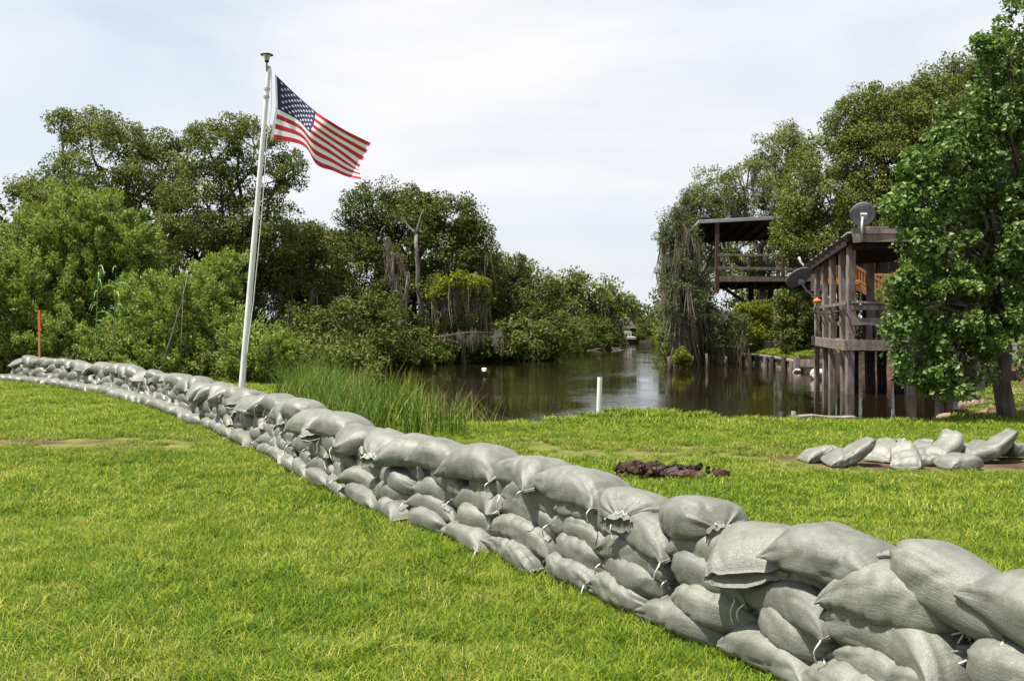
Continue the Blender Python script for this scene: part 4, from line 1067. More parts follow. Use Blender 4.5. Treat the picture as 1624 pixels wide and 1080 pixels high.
def spline(xs, ys, x):
    """Catmull-Rom through control rows (k, ...)"""
    xs = np.asarray(xs, float); ys = np.asarray(ys, float)
    m = np.gradient(ys, xs, axis=0)
    i = np.clip(np.searchsorted(xs, x, 'right') - 1, 0, len(xs) - 2)
    h = (xs[i + 1] - xs[i]); t = (x - xs[i]) / h
    sh = (-1,) + (1,) * (ys.ndim - 1); t = t.reshape(sh); h = h.reshape(sh)
    return (2 * t**3 - 3 * t**2 + 1) * ys[i] + (t**3 - 2 * t**2 + t) * h * m[i] + (-2 * t**3 + 3 * t**2) * ys[i + 1] + (t**3 - t**2) * h * m[i + 1]
cu = [0, .2, .4, .6, .8, 1.0]; cv = [0, .27, .54, .78, 1.0]
ctl = np.array([  # (px, py, dY) per column, top to bottom
    [(436, 118, .00), (437, 145, .00), (437, 172, .00), (433, 196, .00), (428.5, 221, .00)],
    [(467, 148, .12), (470, 169, .10), (471, 190, .07), (476, 212, .04), (480, 231, .02)],
    [(501, 177.5, -.02), (499, 196, -.08), (494, 213, -.12), (499, 238, -.10), (503, 262, -.06)],
    [(530, 197, -.10), (526, 215, -.03), (523, 232, .02), (525, 252, .03), (527, 271, .02)],
    [(559, 213, .02), (553, 231, .08), (548, 250, .10), (549, 266, .07), (550, 280, .04)],
    [(588, 227, -.05), (579, 246, .03), (569, 266, .08), (571, 275, .04), (573, 285, -.02)]], float)
NU, NV = 60, 39
us, vs = np.linspace(0, 1, NU + 1), np.linspace(0, 1, NV + 1)
g1 = spline(cu, ctl, us)                               # (NU+1, 5, 3)
g2 = spline(cv, g1.transpose(1, 0, 2), vs)             # (NV+1, NU+1, 3)
Pw = np.stack([(g2[..., 0] - CX) / F * Yf, Yf + g2[..., 2] * .55, CAMZ - (g2[..., 1] - HY) / F * Yf], -1)
Pw[..., 1] += .018 * np.sin(us[None, :] * 21 + vs[:, None] * 4) * us[None, :]
rt = root('flag', Pw[NV, 0], 'united states flag with stars and red and white stripes waving from the pole', 'flag')
ii = np.arange((NV + 1) * (NU + 1)).reshape(NV + 1, NU + 1)
def cells(v0, v1, u0, u1):
    q = ii[v0:v1 + 1, u0:u1 + 1]
    loc = Pw[v0:v1 + 1, u0:u1 + 1].reshape(-1, 3)
    k = np.arange(q.size).reshape(q.shape)
    return loc, np.stack([k[:-1, :-1], k[1:, :-1], k[1:, 1:], k[:-1, 1:]], -1).reshape(-1, 4)
for s in range(13):
    V, Q = cells(s * 3, s * 3 + 3, 24 if s < 7 else 1, NU)
    part(rt, 'stripe', V, Q, M['red'] if s % 2 == 0 else M['flagwhite'], smooth=True)
V, Q = cells(0, 21, 1, 24); part(rt, 'canton', V, Q, M['navy'], smooth=True)
V, Q = cells(0, NV, 0, 1); part(rt, 'hoist_band', V, Q, M['flagwhite'], smooth=True)
tu = np.gradient(Pw, axis=1); tv = np.gradient(Pw, axis=0)
fn = norm(np.cross(tu, tv))
def on_flag(u, v, o):
    fu, fv = u * NU, v * NV
    i, j = int(min(fu, NU - 1)), int(min(fv, NV - 1)); a, b = fu - i, fv - j
    mix = lambda Q: (Q[j, i] * (1 - a) + Q[j, i + 1] * a) * (1 - b) + (Q[j + 1, i] * (1 - a) + Q[j + 1, i + 1] * a) * b
    return mix(Pw) + mix(fn) * o
stars = []
fw, fh = 1.9, 1.0
for row in range(9):
    for c_ in range(6 if row % 2 == 0 else 5):
        su = (.033 + (.400 - .033) * ((c_ * 2 + (1 if row % 2 == 0 else 2)) / 12)); sv = (7 / 13) * (row + 1) / 10
        for side in (-1, 1):
            pts = [on_flag(su, sv, .003 * side)]
            for k_ in range(10):
                r_ = (.0265 if k_ % 2 == 0 else .0105)
                a_ = -PI / 2 + k_ * PI / 5
                pts.append(on_flag(min(max(su + r_ * math.cos(a_) / 1.55, .002), .998), max(sv + r_ * math.sin(a_), .002), .003 * side))
            T = np.array([(0, 1 + k_, 1 + (k_ + 1) % 10) for k_ in range(10)])
            stars.append((np.array(pts), T if side > 0 else T[:, ::-1]))
V, T = join(stars)
part(rt, 'stars', V, T, M['flagwhite'], kind='stuff')
for v in (.02, .98):
    V, Fq = lathe(on_flag(.012, v, 0), [(.008, -.004), (.014, -.004), (.014, .004), (.008, .004)], 10, axis=(0, 1, 0)); part(rt, 'grommet', V, Fq, M['galv'])

# orange topped survey stake at the far left
q0, q1 = P(63, 588, 27.6), P(62, 492, 27.6)
rt = root('survey_stake', (q0[0], q0[1], 0), 'wooden survey stake with a bright orange top behind the far end of the sandbag wall', 'stake')
m_ = q0 + (q1 - q0) * .66
V, Fq = beam((q0[0], q0[1], -.2), m_, .055, .04); part(rt, 'shaft', V, Fq, M['stake'])
V, Fq = beam(m_, q1, .062, .047); part(rt, 'painted_top', V, Fq, M['orange'])
V, Fq = beam(m_ + (.03, -.04, .12), m_ + (.07, -.04, .0), .01, .035); part(rt, 'ribbon', V, Fq, M['orange'])

# dark rotten log heap behind the wall
rng_s = rng.bit_generator.state
def log_piece(c, d, L_, r_, seed):
    t = np.linspace(0, 1, 16); w = Waves(9, 6, seed); w2 = Waves(26, 6, seed + 1)
    pts = np.asarray(c) + np.outer((t - .5) * L_, norm(np.array(d, float))) + np.stack([0 * t, 0 * t, .02 * np.sin(t * 7 + seed)], 1)
    V, T = tube(pts, r_ * (1 - .35 * np.abs(t * 2 - 1) ** 4), 16, True, .02)
    V[:, 2] *= .72; V = V + norm(V - np.mean(V, 0)) * (.024 * w(V) + .018 * w2(V))[:, None]
    return V, T
rt = root('rotten_log', (1.6, 10.35, 0), 'crumbling brown and black rotten log lying in the grass behind the wall', 'log')
V, T = join([log_piece((1.42, 10.42, .09), (1, -.10, -.02), .50, .085, 3), log_piece((1.72, 10.30, .05), (1, -.16, 0), .70, .07, 5), log_piece((1.98, 10.30, .04), (1, .03, 0), .50, .06, 8), log_piece((1.62, 10.52, .03), (1, .2, 0), .7, .06, 12), log_piece((1.28, 10.50, .12), (.8, -.4, .2), .26, .06, 14)])
part(rt, 'trunk', V, T, M['rotten'], smooth=False)
cr_ = []
for i in range(90):
    c = np.array((np.clip(rng.normal(1.62, .26), 1.1, 2.15), np.clip(rng.normal(10.36, .07), 10.2, 10.5), 0)); c[2] = abs(rng.normal(.02, .03)) + .06 * math.exp(-((c[1] - 10.36) / .12) ** 2)
    d = norm(rng.normal(size=3)) * rng.uniform(.02, .07); cr_.append(beam(c - d, c + d, rng.uniform(.02, .05), rng.uniform(.015, .04), up=norm(rng.normal(size=3))))
V, T = join(cr_); part(rt, 'crumbs', V, T, M['rotten'], kind='stuff')
V, T = join([log_piece((1.60, 10.33, .095), (1, -.2, -.05), .24, .065, 7)])
part(rt, 'charred_knot', V, T, M['black'])

# ------------------------------------------------------------------ sandbags
def catmull(pts, step):
    pts = np.asarray(pts, float)
    d = np.concatenate([[0], np.cumsum(np.linalg.norm(np.diff(pts, axis=0), axis=1))])
    s = np.arange(0, d[-1], .02); q = spline(d, pts, s)
    k = np.ones(45) / 45
    q = np.stack([np.convolve(np.pad(q[:, i], 22, mode='reflect', reflect_type='odd'), k, 'valid') for i in range(2)], 1)
    d = np.concatenate([[0], np.cumsum(np.linalg.norm(np.diff(q, axis=0), axis=1))])
    s = np.arange(0, d[-1], step)
    return np.stack([np.interp(s, d, q[:, i]) for i in range(2)], 1)

class Field:
    """a strip of ground (s along, t across) that remembers how high the pile on it has grown"""
    R = .02
    def __init__(f, line, t0, t1):
        f.line = line; f.t0, f.t1 = t0, t1; f.ds = np.linalg.norm(line[1] - line[0])
        tan = norm(np.gradient(line, axis=0)); f.nor = np.stack([-tan[:, 1], tan[:, 0]], 1)
        f.len = f.ds * (len(line) - 1)
        f.ns = int((f.len + 2) / f.R); f.nt = int((t1 - t0) / f.R)
        S, T = np.meshgrid(np.arange(f.ns) * f.R - 1, t0 + np.arange(f.nt) * f.R, indexing='ij')
        xy = f.world(S, T); f.H = ground_z(xy[..., 0], xy[..., 1])
    def world(f, s, t):
        i = np.clip(s, 0, f.len) / f.ds; k = np.arange(len(f.line))
        x = np.interp(i, k, f.line[:, 0]); y = np.interp(i, k, f.line[:, 1])
        nx_ = np.interp(i, k, f.nor[:, 0]); ny_ = np.interp(i, k, f.nor[:, 1]); ex = s - np.clip(s, 0, f.len)
        return np.stack([x + nx_ * t + ny_ * ex, y + ny_ * t - nx_ * ex], -1)
    def idx(f, s, t):
        return (np.clip(((s + 1) / f.R), 0, f.ns - 1.001), np.clip((t - f.t0) / f.R, 0, f.nt - 1.001))
    def sample(f, Hh, o, s, t):
        a, b = f.idx(s, t); a = np.clip(a - o[0], 0, Hh.shape[0] - 1.001); b = np.clip(b - o[1], 0, Hh.shape[1] - 1.001)
        i, j = a.astype(int), b.astype(int); a, b = a - i, b - j
        return (Hh[i, j] * (1 - a) + Hh[i + 1, j] * a) * (1 - b) + (Hh[i, j + 1] * (1 - a) + Hh[i + 1, j + 1] * a) * b

def blur(Hh, sig):
    k = np.exp(-.5 * (np.arange(-int(3 * sig), int(3 * sig) + 1) / sig) ** 2); k /= k.sum(); p = len(k) // 2
    Hh = np.apply_along_axis(lambda v: np.convolve(np.pad(v, p, mode='edge'), k, 'valid'), 0, Hh)
    return np.apply_along_axis(lambda v: np.convolve(np.pad(v, p, mode='edge'), k, 'valid'), 1, Hh)

SLACK = 1.0; PEAK = 0.0
def bag_shape(Lb, Wb, Tb, m, n, ends, seed):
    """a filled sack: rings along it, each a flattened loop; ends sewn flat or gathered and tied"""
    r = np.random.default_rng(seed)
    u = np.sin(np.linspace(-1, 1, m) * PI / 2 * .93) / math.sin(PI / 2 * .93)
    e = np.abs(u); th = np.linspace(0, 2 * PI, n, endpoint=False)
    t = np.zeros(m); w = np.zeros(m); gath = np.zeros(m); flat = np.zeros(m)
    for sg, kind in ((-1, ends[0]), (1, ends[1])):
        s = (u * sg) >= 0; q = e[s]
        if kind == 'sewn':
            pw = r.uniform(3.0, 4.4)
            t[s] = np.maximum(Tb * (1 - q ** pw) ** .62, .014)
            w[s] = Wb * (1 - .05 * q ** 2 + .06 * q ** 8)
            flat[s] = q ** 5
            gath[s] = .62 * np.clip((q - .40) / .6, 0, 1) ** 1.4
        elif kind == 'fold':                                     # end turned under: blunt and square
            t[s] = Tb * np.maximum(.24, (1 - q ** 4) ** .6)
            w[s] = Wb * (1 - .13 * q ** 4)
            gath[s] = .45 * np.clip((q - .6) / .4, 0, 1)
        else:
            k = np.clip(q / .85, 0, 1); f = np.clip((q - .85) / .15, 0, 1)
            t[s] = np.where(q < .85, np.maximum(Tb * (1 - k ** 2.8) ** .6, .05), .05 + .03 * f)
            w[s] = np.where(q < .85, np.maximum(Wb * (1 - k ** 3.0) ** .62, .06), .06 + .15 * np.sqrt(f))
            gath[s] = np.where(q < .85, np.clip((q - .42) / .40, 0, 1) ** 1.3, 1 - .3 * f)
    w = w * (1 - PEAK * np.clip(u, 0, 1) ** 3); p = 3.1
    c, sn = np.cos(th), np.sin(th)
    cy = np.sign(c) * np.abs(c) ** (2 / p); cz = np.sign(sn) * np.abs(sn) ** (2 / p)
    Xc = np.repeat((u * Lb / 2)[:, None], n, 1)
    Yc = w[:, None] / 2 * cy; Zc = t[:, None] / 2 * cz
    # gathers: folds that run along the bag towards its closed end
    ph = r.uniform(0, 6.3, 4); kk = r.integers(7, 12)
    fold = np.sin(kk * th[None, :] + ph[0] + 1.2 * np.sin(3 * u[:, None] + ph[1])) + .6 * np.sin((kk * 2 - 3) * th[None, :] + ph[2])
    fold = np.sign(fold) * np.abs(fold) ** .8
    amp = .0105 * gath[:, None] * fold * np.minimum(1, t[:, None] / .05)
    # slack and lumps
    X3 = np.stack([Xc, Yc, Zc], -1)
    lump = .0065 * Waves(9, 6, seed + 1)(X3) + .0040 * Waves(22, 7, seed + 2)(X3)
    w3 = Waves(30, 5, seed + 3, (1, .35, .35))(X3); w4 = Waves(40, 5, seed + 4, (.4, 1, 1))(X3)
    crease = -.0085 * np.exp(-(w3 / .26) ** 2) - .0075 * np.exp(-(w4 / .3) ** 2)
    nz = np.stack([0 * Yc, Yc / (w[:, None] ** 2 / 4 + 1e-6), Zc / (t[:, None] ** 2 / 4 + 1e-6)], -1); nz = norm(nz)
    body = np.minimum(1, t[:, None] / (.6 * Tb))
    X3 = X3 + nz * (amp * (1 + .6 * (SLACK - 1)) + (lump + crease) * body * SLACK)[..., None]
    # a deep transverse sag where the sack is slack
    if r.uniform() < .35:
        u0 = r.uniform(-.45, .45); sk = r.uniform(-.5, .5)
        X3[..., 2] -= r.uniform(.010, .024) * np.exp(-((u[:, None] - u0 - sk * X3[..., 1] / Wb) / .10) ** 2) * (Zc > 0)
    X3[..., 1] += r.normal(0, .028) * (u[:, None] ** 2 - .3) + (r.normal(0, .012) * np.sin(u * 3 + ph[3]))[:, None]
    X3[..., 2] = np.maximum(X3[..., 2], -.43 * Tb + .004 * np.sin(9 * X3[..., 0]))
    # corners of a sewn end curl a little
    curl = flat[:, None] * np.abs(cy)[None, :] ** 4 if cy.ndim == 1 else 0
    X3[..., 2] += curl * r.normal(.01, .02)
    per = 2 * (Wb + Tb) * .86
    uvs = np.stack([np.repeat((u * Lb / 2)[:, None], n, 1) * 1.25, np.repeat((th / (2 * PI) * per)[None, :], m, 0)], -1)
    return X3, uvs, u, w, t

def lay_bag(fld, s0, t0, ang, Lb, Wb, Tb, ends, seed, m, n, stiff=.45, droop=.5, tilt=0.0, lift=0.0, sink=.0):
    """lets the sack sag onto whatever already lies at (s0, t0); returns the world vertices"""
    def place(X3, u, rec):
        ca, sa = math.cos(ang), math.sin(ang)
        sx = s0 + X3[..., 0] * ca - X3[..., 1] * sa; ty = t0 + X3[..., 0] * sa + X3[..., 1] * ca
        hb = fld.sample(Hb, o, sx, ty)
        plane = pl[0] + pl[1] * X3[..., 0] + pl[2] * X3[..., 1]
        base = np.maximum(stiff * plane + (1 - stiff) * hb, plane - .07)
        z = base + .43 * Tb + X3[..., 2] - droop * Tb * .5 * (np.abs(u)[:, None] ** 3.2) + lift - sink
        z = z + tilt * ((u[:, None] + 1) / 2) ** 2.2
        return sx, ty, z
    h = .5 * Lb + .12
    a0, b0 = fld.idx(s0 - h, t0 - h); a1, b1 = fld.idx(s0 + h, t0 + h)
    o = (int(a0), int(b0)); win = fld.H[o[0]:int(a1) + 2, o[1]:int(b1) + 2]
    Hb = blur(win, 4.5)
    gu, gv = np.meshgrid(np.linspace(-.42, .42, 9) * Lb, np.linspace(-.40, .40, 7) * Wb, indexing='ij')
    ca, sa = math.cos(ang), math.sin(ang)
    hs = fld.sample(win, o, s0 + gu * ca - gv * sa, t0 + gu * sa + gv * ca).ravel()
    Am = np.stack([np.ones(hs.size), gu.ravel(), gv.ravel()], 1)
    pl, *_ = np.linalg.lstsq(Am, hs, rcond=None)
    pl[1] = np.clip(pl[1], -.30, .30); pl[2] = np.clip(pl[2], -.16, .20); mean = hs.mean()
    Xh, _, uh, _, _ = bag_shape(Lb, Wb, Tb, 56, 48, ends, seed)
    sx, ty, z = place(Xh, uh, True)
    ia, ib = fld.idx(sx.ravel(), ty.ravel())
    np.maximum.at(fld.H, (np.round(ia).astype(int), np.round(ib).astype(int)), z.ravel())
    X3, uvs, u, w, t = bag_shape(Lb, Wb, Tb, m, n, ends, seed)
    sx, ty, z = place(X3, u, False)
    xy = fld.world(sx, ty)
    return np.concatenate([xy, z[..., None]], -1), uvs, u

def make_bag(fld, s, t, ang, Lb, Wb, Tb, ends, seed, near, cords, **k):
    m, n = ((54, 64) if near == 2 else (36, 40) if near == 1 else (24, 26))
    Wv, uvs, u = lay_bag(fld, s, t, ang, Lb, Wb, Tb, ends, seed, m, n, **k)
    ctr = Wv.reshape(-1, 3).mean(0); loc = np.array((ctr[0], ctr[1], Wv[..., 2].min()))
    i = np.arange(m * n).reshape(m, n); j = np.roll(i, -1, 1)
    Q = np.stack([i[:-1], j[:-1], j[1:], i[1:]], -1).reshape(-1, 4)[:, ::-1]
    # close both mouths with a strip across the flattened loop
    caps = []
    for rI, flip in ((0, False), (m - 1, True)):
        ring = i[rI]; h = n // 2
        c = np.array([(ring[a], ring[a + 1], ring[(n - a - 1) % n], ring[(n - a) % n]) for a in range(1, h - 1)])
        caps.append(c if flip else c[:, ::-1])
    V = Wv.reshape(-1, 3)
    uv = uvs.reshape(-1, 2)
    for e_i, (rI, rN) in enumerate(((0, 2), (m - 1, m - 3))):
        if ends[e_i] != 'fold': continue
        ring = Wv[rI]; c = ring.mean(0); axv = norm(c - Wv[rN].mean(0))
        b0 = len(V)
        V = np.concatenate([V, c + (ring - c) * .95 - axv * .002, c + (ring - c) * .80 - axv * .06])
        uv = np.concatenate([uv, uvs[rI], uvs[rI]])
        r0, r1, r2 = i[rI], b0 + np.arange(n), b0 + n + np.arange(n)
        strips = [np.stack([x, np.roll(x, -1), np.roll(y, -1), y], -1) for x, y in ((r0, r1), (r1, r2))]
        h = n // 2
        strips.append(np.array([(r2[a], r2[a + 1], r2[(n - a - 1) % n], r2[(n - a) % n]) for a in range(1, h - 1)]))
        caps[e_i] = np.concatenate(strips)
    o = thing('sandbag', V, [np.concatenate([Q] + caps)], M['bag'], '', 'sandbag', loc=loc, smooth=True, uv=uv)
    r = np.random.default_rng(seed + 5)
    back = fld.world(np.array(s), np.array(.1)) - fld.world(np.array(s), np.array(0.)); back = np.append(norm(back), 0)
    along = np.array((back[1], -back[0], 0))
    got = False
    if cords:
        for (row, kind, sg) in ((0, ends[0], -1), (m - 1, ends[1], 1)):
            Vs = []
            if kind == 'tied':
                k_ = int(np.argmin(np.abs(u - sg * .85))); ring = Wv[k_]; c = ring.mean(0)
                loop = c + (ring - c) * 1.12
                loop = loop[::max(1, n // 20)]; loop = np.concatenate([loop, loop[:2]])
                Vs.append(tube(loop, .0036, 6)); st = loop[int(np.argmin(loop @ back))]; nt_ = 2
            elif r.uniform() < .40:
                ring = Wv[row]; st = ring[int(np.argmin(ring @ back))]; nt_ = 1
                c = st
            else: continue
            for q in range(nt_):
                ln = r.uniform(.06, .15); sw = r.normal(0, .35)
                pts = [st - back * .004 + (-back * (.020 + .012 * math.sin(f * 3)) * min(1, f * 4) + along * (sw * f + .12 * math.sin(f * 6 + q)) * .5 * ln * 2 - np.array((0, 0, 1)) * f ** 1.15) * 1.0 * np.array((1, 1, ln)) for f in np.linspace(0, 1, 7)]
                pts = [p_ + (0, 0, .012 * math.sin(f * PI)) for p_, f in zip(pts, np.linspace(0, 1, 7))]
                Vs.append(tube(pts, .0040, 6))
            V, T = join(Vs); part(o, 'tie_cord', V, T, M['rope'], smooth=True); got = True

    return o, got

front = [(-13.75, 26.9), (-11.1, 24.3), (-7.95, 20.5), (-5.97, 17.4), (-4.2, 14.3), (-2.86, 11.84), (-1.94, 9.83), (-1.13, 8.4), (-.56, 7.55), (-.12, 6.95), (.36, 6.2), (.87, 5.21), (1.19, 4.57), (1.74, 3.45), (2.12, 2.65), (2.46, 1.95)]
line = catmull(front, .05)
wall = Field(line, -.9, 1.3)
WORDS = ['first', 'second', 'third', 'fourth', 'fifth', 'sixth', 'seventh', 'eighth', 'ninth', 'tenth', 'eleventh', 'twelfth', 'thirteenth', 'fourteenth', 'fifteenth', 'sixteenth', 'seventeenth', 'eighteenth', 'nineteenth', 'twentieth']
COURSES = ['bottom course', 'second course', 'middle course', 'fourth course', 'top course']
sd_ = 500
# how high the finished wall stands along its length, read off its crest in the photograph
CREST = [(15, 566), (100, 563), (200, 577), (300, 594), (400, 610), (500, 637), (600, 660), (700, 689), (800, 708), (900, 722), (1000, 742), (1135, 785), (1250, 800), (1380, 817), (1500, 836), (1624, 842), (1900, 860)]
def crest(s):
    p = wall.world(np.array(float(s)), np.array(.34)); px = CX + p[0] / p[1] * F
    return CAMZ - (np.interp(px, *zip(*CREST)) - HY) * p[1] / F
book = []
for c in range(5):
    # a course starts and stops a little further in than the one under it
    s = .30 + .13 * c + (.27 if c % 2 else 0); end = wall.len - .12
    while s < end:
        xy = wall.world(np.array(s), np.array(.15)); dist = math.hypot(xy[0], xy[1])
        if xy[0] / xy[1] > .63: break
        near = 2 if dist < 7.2 else 1 if dist < 12 else 0
        sd_ += 7
        Lb = float(np.clip(rng.normal(.665, .028), .60, .73)); Wb = float(np.clip(rng.normal(.43, .016), .39, .47)); Tb = float(np.clip(rng.normal(.220, .010), .198, .245)); 
        i_, j_ = wall.idx(np.array(s + .1), np.array(.24)); i_, j_ = int(i_), int(j_)
        have = wall.H[i_ - 12:i_ + 13, j_ - 7:j_ + 8].mean()
        Tb = float(np.clip((crest(s + .2) - have) / (5 - c) / .72, .20, .26)) * rng.uniform(.95, 1.05)
        cross = c == 4 and rng.uniform() < .42
        ang = rng.normal(0, .10)
        if c == 0: t_ = .13 + rng.normal(0, .02) - .17 * float(1 - sstep(8, 17, s)); ang = rng.normal(0, .09)
        elif c == 4: t_ = .25 + rng.normal(0, .02); ang = rng.normal(.08, .17); Wb *= 1.10
        else: t_ = .17 + .028 * c + rng.normal(0, .02)
        if cross: ang = rng.choice([-1, 1]) * rng.normal(1.15, .22); Wb *= 1.06; Lb *= .95
        ee = lambda: rng.choice(['sewn', 'tied', 'fold'], p=[.50, .26, .24])
        ends = (ee(), ee())
        o, got = make_bag(wall, s, t_, ang, Lb, Wb, Tb, ends, sd_, near, dist < 15, droop=.50, stiff=.78 if c == 4 else .70)
        book.append([c, s, o, ends, got, Tb, dist])
        s += (Wb * 1.0 + .02) if cross else Lb * (.90 if c < 4 else .87) * (1 - .06 * abs(ang))

def px_of(o): return CX + o.location.x / o.location.y * F
marks = [('the far left end', None), ('the flagpole', 385), ('the tallest reeds', 655), ('the white pipe', 950), ("the photo's right edge", 1640)]
for c in range(5):
    row = sorted([b for b in book if b[0] == c], key=lambda b: b[1])
    pxs = [px_of(b[2]) for b in row]
    pos = []
    for nm, px in marks:
        if px is None: pos.append(-1)
        elif px == 1640: pos.append(sum(p < 1640 for p in pxs))
        else: pos.append(min(range(len(row)), key=lambda i: abs(pxs[i] - px)))
    for i, b in enumerate(row):
        j = min(range(len(marks)), key=lambda q: abs(i - pos[q]) + (.3 if q == 2 else 0))
        d = i - pos[j]; nm = marks[j][0]
        look = ('plump' if b[5] > .232 else 'flattened' if b[5] < .212 else 'full') + ' grey sandbag'
        if b[4] and b[6] < 9: look += ' with white cord'
        if nm.startswith('the far'): wh = f'{WORDS[min(i, 19)]} from {nm}'
        elif nm.startswith('the photo'):
            wh = f'{WORDS[min(-d - 1, 19)]} in from {nm}' if d < 0 else f'cut off {WORDS[min(d, 19)]} past {nm}'
        elif d == 0: wh = f'in line below {nm}' if 'pipe' in nm else f'right in front of {nm}'
        else: wh = f'{WORDS[min(abs(d) - 1, 19)]} to the {"right" if d > 0 else "left"} of {nm}'
        tag(b[2], f'{look}, {COURSES[c]}, {wh}'.replace('to the ', ''), 'sandbag', 'grey sandbags of the long wall')

# loose bags dumped on the bare strip behind the wall
yard = Field(np.stack([np.arange(3.2, 7.4, .05), np.full(84, 11.2)], 1), -1.6, 1.6)
loose = [  # px, Y, angle, length, width, thick, ends, tilt, label
    (1300, 11.45, .15, .46, .34, .17, ('sewn', 'fold'), .07, 'loose sandbag with a dark open flap, leftmost of the dumped heap'),
    (1404, 11.55, .9, .50, .36, .20, ('sewn', 'sewn'), .10, 'creased loose sandbag in the heap behind the peaked one'),
    (1538, 11.75, .2, .46, .34, .16, ('sewn', 'sewn'), .10, 'loose sandbag lying hindmost in the heap under the long one'),
    (1348, 11.15, .12, .58, .34, .18, ('sewn', 'sewn'), .17, 'long low loose sandbag with a peaked right corner, second from left'),
    (1474, 11.15, -.3, .40, .32, .15, ('sewn', 'tied'), .02, 'small slumped loose sandbag between the upright one and the front one'),
    (1497, 11.35, .8, .50, .34, .20, ('sewn', 'sewn'), .20, 'tallest loose sandbag rearing up with a dark fold, middle of the heap'),
    (1568, 11.35, .05, .66, .34, .19, ('sewn', 'sewn'), .20, 'longest loose sandbag with a raised pointed end, rightmost of the heap'),
    (1435, 10.95, 1.3, .46, .36, .20, ('sewn', 'tied'), .16, 'rounded upright loose sandbag standing at the front of the heap'),
    (1600, 11.6, .6, .42, .32, .17, ('sewn', 'sewn'), .06, 'loose sandbag half hidden behind the raised end of the longest one'),
    (1462, 11.6, 1.0, .38, .30, .16, ('sewn', 'sewn'), .12, 'small dark folded loose sandbag peeking out behind the slumped one'),
    (1522, 10.85, .25, .44, .36, .19, ('sewn', 'fold'), .02, 'front loose sandbag with a dark slit, right of the upright one')]
for i, (px, Y, ang, Lb, Wb, Tb, ends, tl, lab) in enumerate(loose):
    X = (px - CX) / F * Y; SLACK = 1.25; PEAK = .45 if tl > .08 else .1
    o, _ = make_bag(yard, X - 3.2, Y - 11.2, ang, Lb * .95, Wb * .9, Tb * 1.05, ends, 3000 + i * 13, 1, False, tilt=tl * 1.5, droop=.4, sink=.02)
    tag(o, lab, 'sandbag', 'loose sandbags dumped behind the wall')

# ------------------------------------------------------------------ reeds, canes, dry stalks, lawn
def blades(xy, z, ln, wd, lean, seed, seg=3):
    r = np.random.default_rng(seed); n = len(xy)
    az = r.uniform(0, 2 * PI, n); d = np.stack([np.cos(az), np.sin(az)], 1); sdir = np.stack([-d[:, 1], d[:, 0]], 1)
    rows = []
    for i in range(seg + 1):
        f = i / seg; w = wd * (1 - f ** 1.6) * .5 + .0004
        h = ln * f * (1 - .25 * lean * f); off_ = ln * lean * f ** 1.9
        c = np.concatenate([xy + d * off_[:, None], (z + h)[:, None]], 1)
        s3 = np.concatenate([sdir * w[:, None], np.zeros((n, 1))], 1)
        rows += [c - s3, c + s3]
    V = np.stack(rows, 1).reshape(-1, 3); k = (seg + 1) * 2
    i0 = np.arange(n)[:, None] * k
    Q = np.concatenate([i0 + np.array([[2 * a, 2 * a + 1, 2 * a + 3, 2 * a + 2]]) for a in range(seg)], 1).reshape(-1, 4)
    return V, Q, np.repeat(r.uniform(0, 1, n), seg)
nr = 15000
xy = np.stack([rng.uniform(-8.5, -.2, nr), rng.uniform(13.6, 24.5, nr)], 1)
dsh = shore_dist(xy[:, 0], xy[:, 1])
wall_x = np.interp(-xy[:, 1], -line[:, 1], line[:, 0])
clump = Waves(1.7, 6, 61)(np.concatenate([xy, 0 * xy[:, :1]], 1))
keep = (dsh < 2.6 + .5 * clump) & (dsh > -.5) & (xy[:, 0] > wall_x + 1.0) & (xy[:, 0] > -.50 * xy[:, 1] + 4.3 - 1.5) 
keep = (dsh < 4.2 + .5 * clump) & (dsh > -.5) & (xy[:, 0] > wall_x + 1.0) & (xy[:, 0] < -.85 + .2 * clump) & ((xy[:, 0] / xy[:, 1]) > -.222 + .02 * clump) & (rng.uniform(0, 1, nr) < .75)
xy = xy[keep]; n = len(xy)
ln = rng.uniform(.40, .86, n) * (1.0 + .12 * clump[keep]) * np.where(shore_dist(xy[:, 0], xy[:, 1]) < .8, 1.1, 1)
ln = ln * np.clip(1.15 - .45 * sstep(-2.2, -.4, xy[:, 0]), .5, 1.2)
V, Q, ti = blades(xy, ground_z(xy[:, 0], xy[:, 1]) - .03, ln, rng.uniform(.010, .020, n), rng.uniform(.10, .75, n), 62, 4)
thing('reeds', V, Q, M['reed'], 'dense tall green reeds along the water behind the wall', 'reeds', kind='stuff', tint=ti)
# a taller tuft that stands out of the reeds
c = P(655, 600, 17.9); n = 130
xy = c[:2] + rng.normal(0, .22, (n, 2))
V, Q, ti = blades(xy, ground_z(xy[:, 0], xy[:, 1]), rng.uniform(.7, 1.25, n), rng.uniform(.02, .035, n), rng.uniform(.05, .4, n), 63, 4)
thing('grass_tuft', V, Q, M['yellowgreen'], 'tall yellowish tuft rising out of the reeds near the water', 'tuft', kind='stuff', tint=ti)
c = P(735, 660, 16.2); n = 240
xy = c[:2] + rng.normal(0, .26, (n, 2))
V, Q, ti = blades(xy, ground_z(xy[:, 0], xy[:, 1]), rng.uniform(.5, .95, n), rng.uniform(.008, .014, n), rng.uniform(.3, .8, n), 64, 4)
thing('grass_tuft', V, Q, M['reed'], 'arching grass tuft at the right hand end of the reeds', 'tuft', kind='stuff', tint=np.clip(ti + .3, 0, 1))
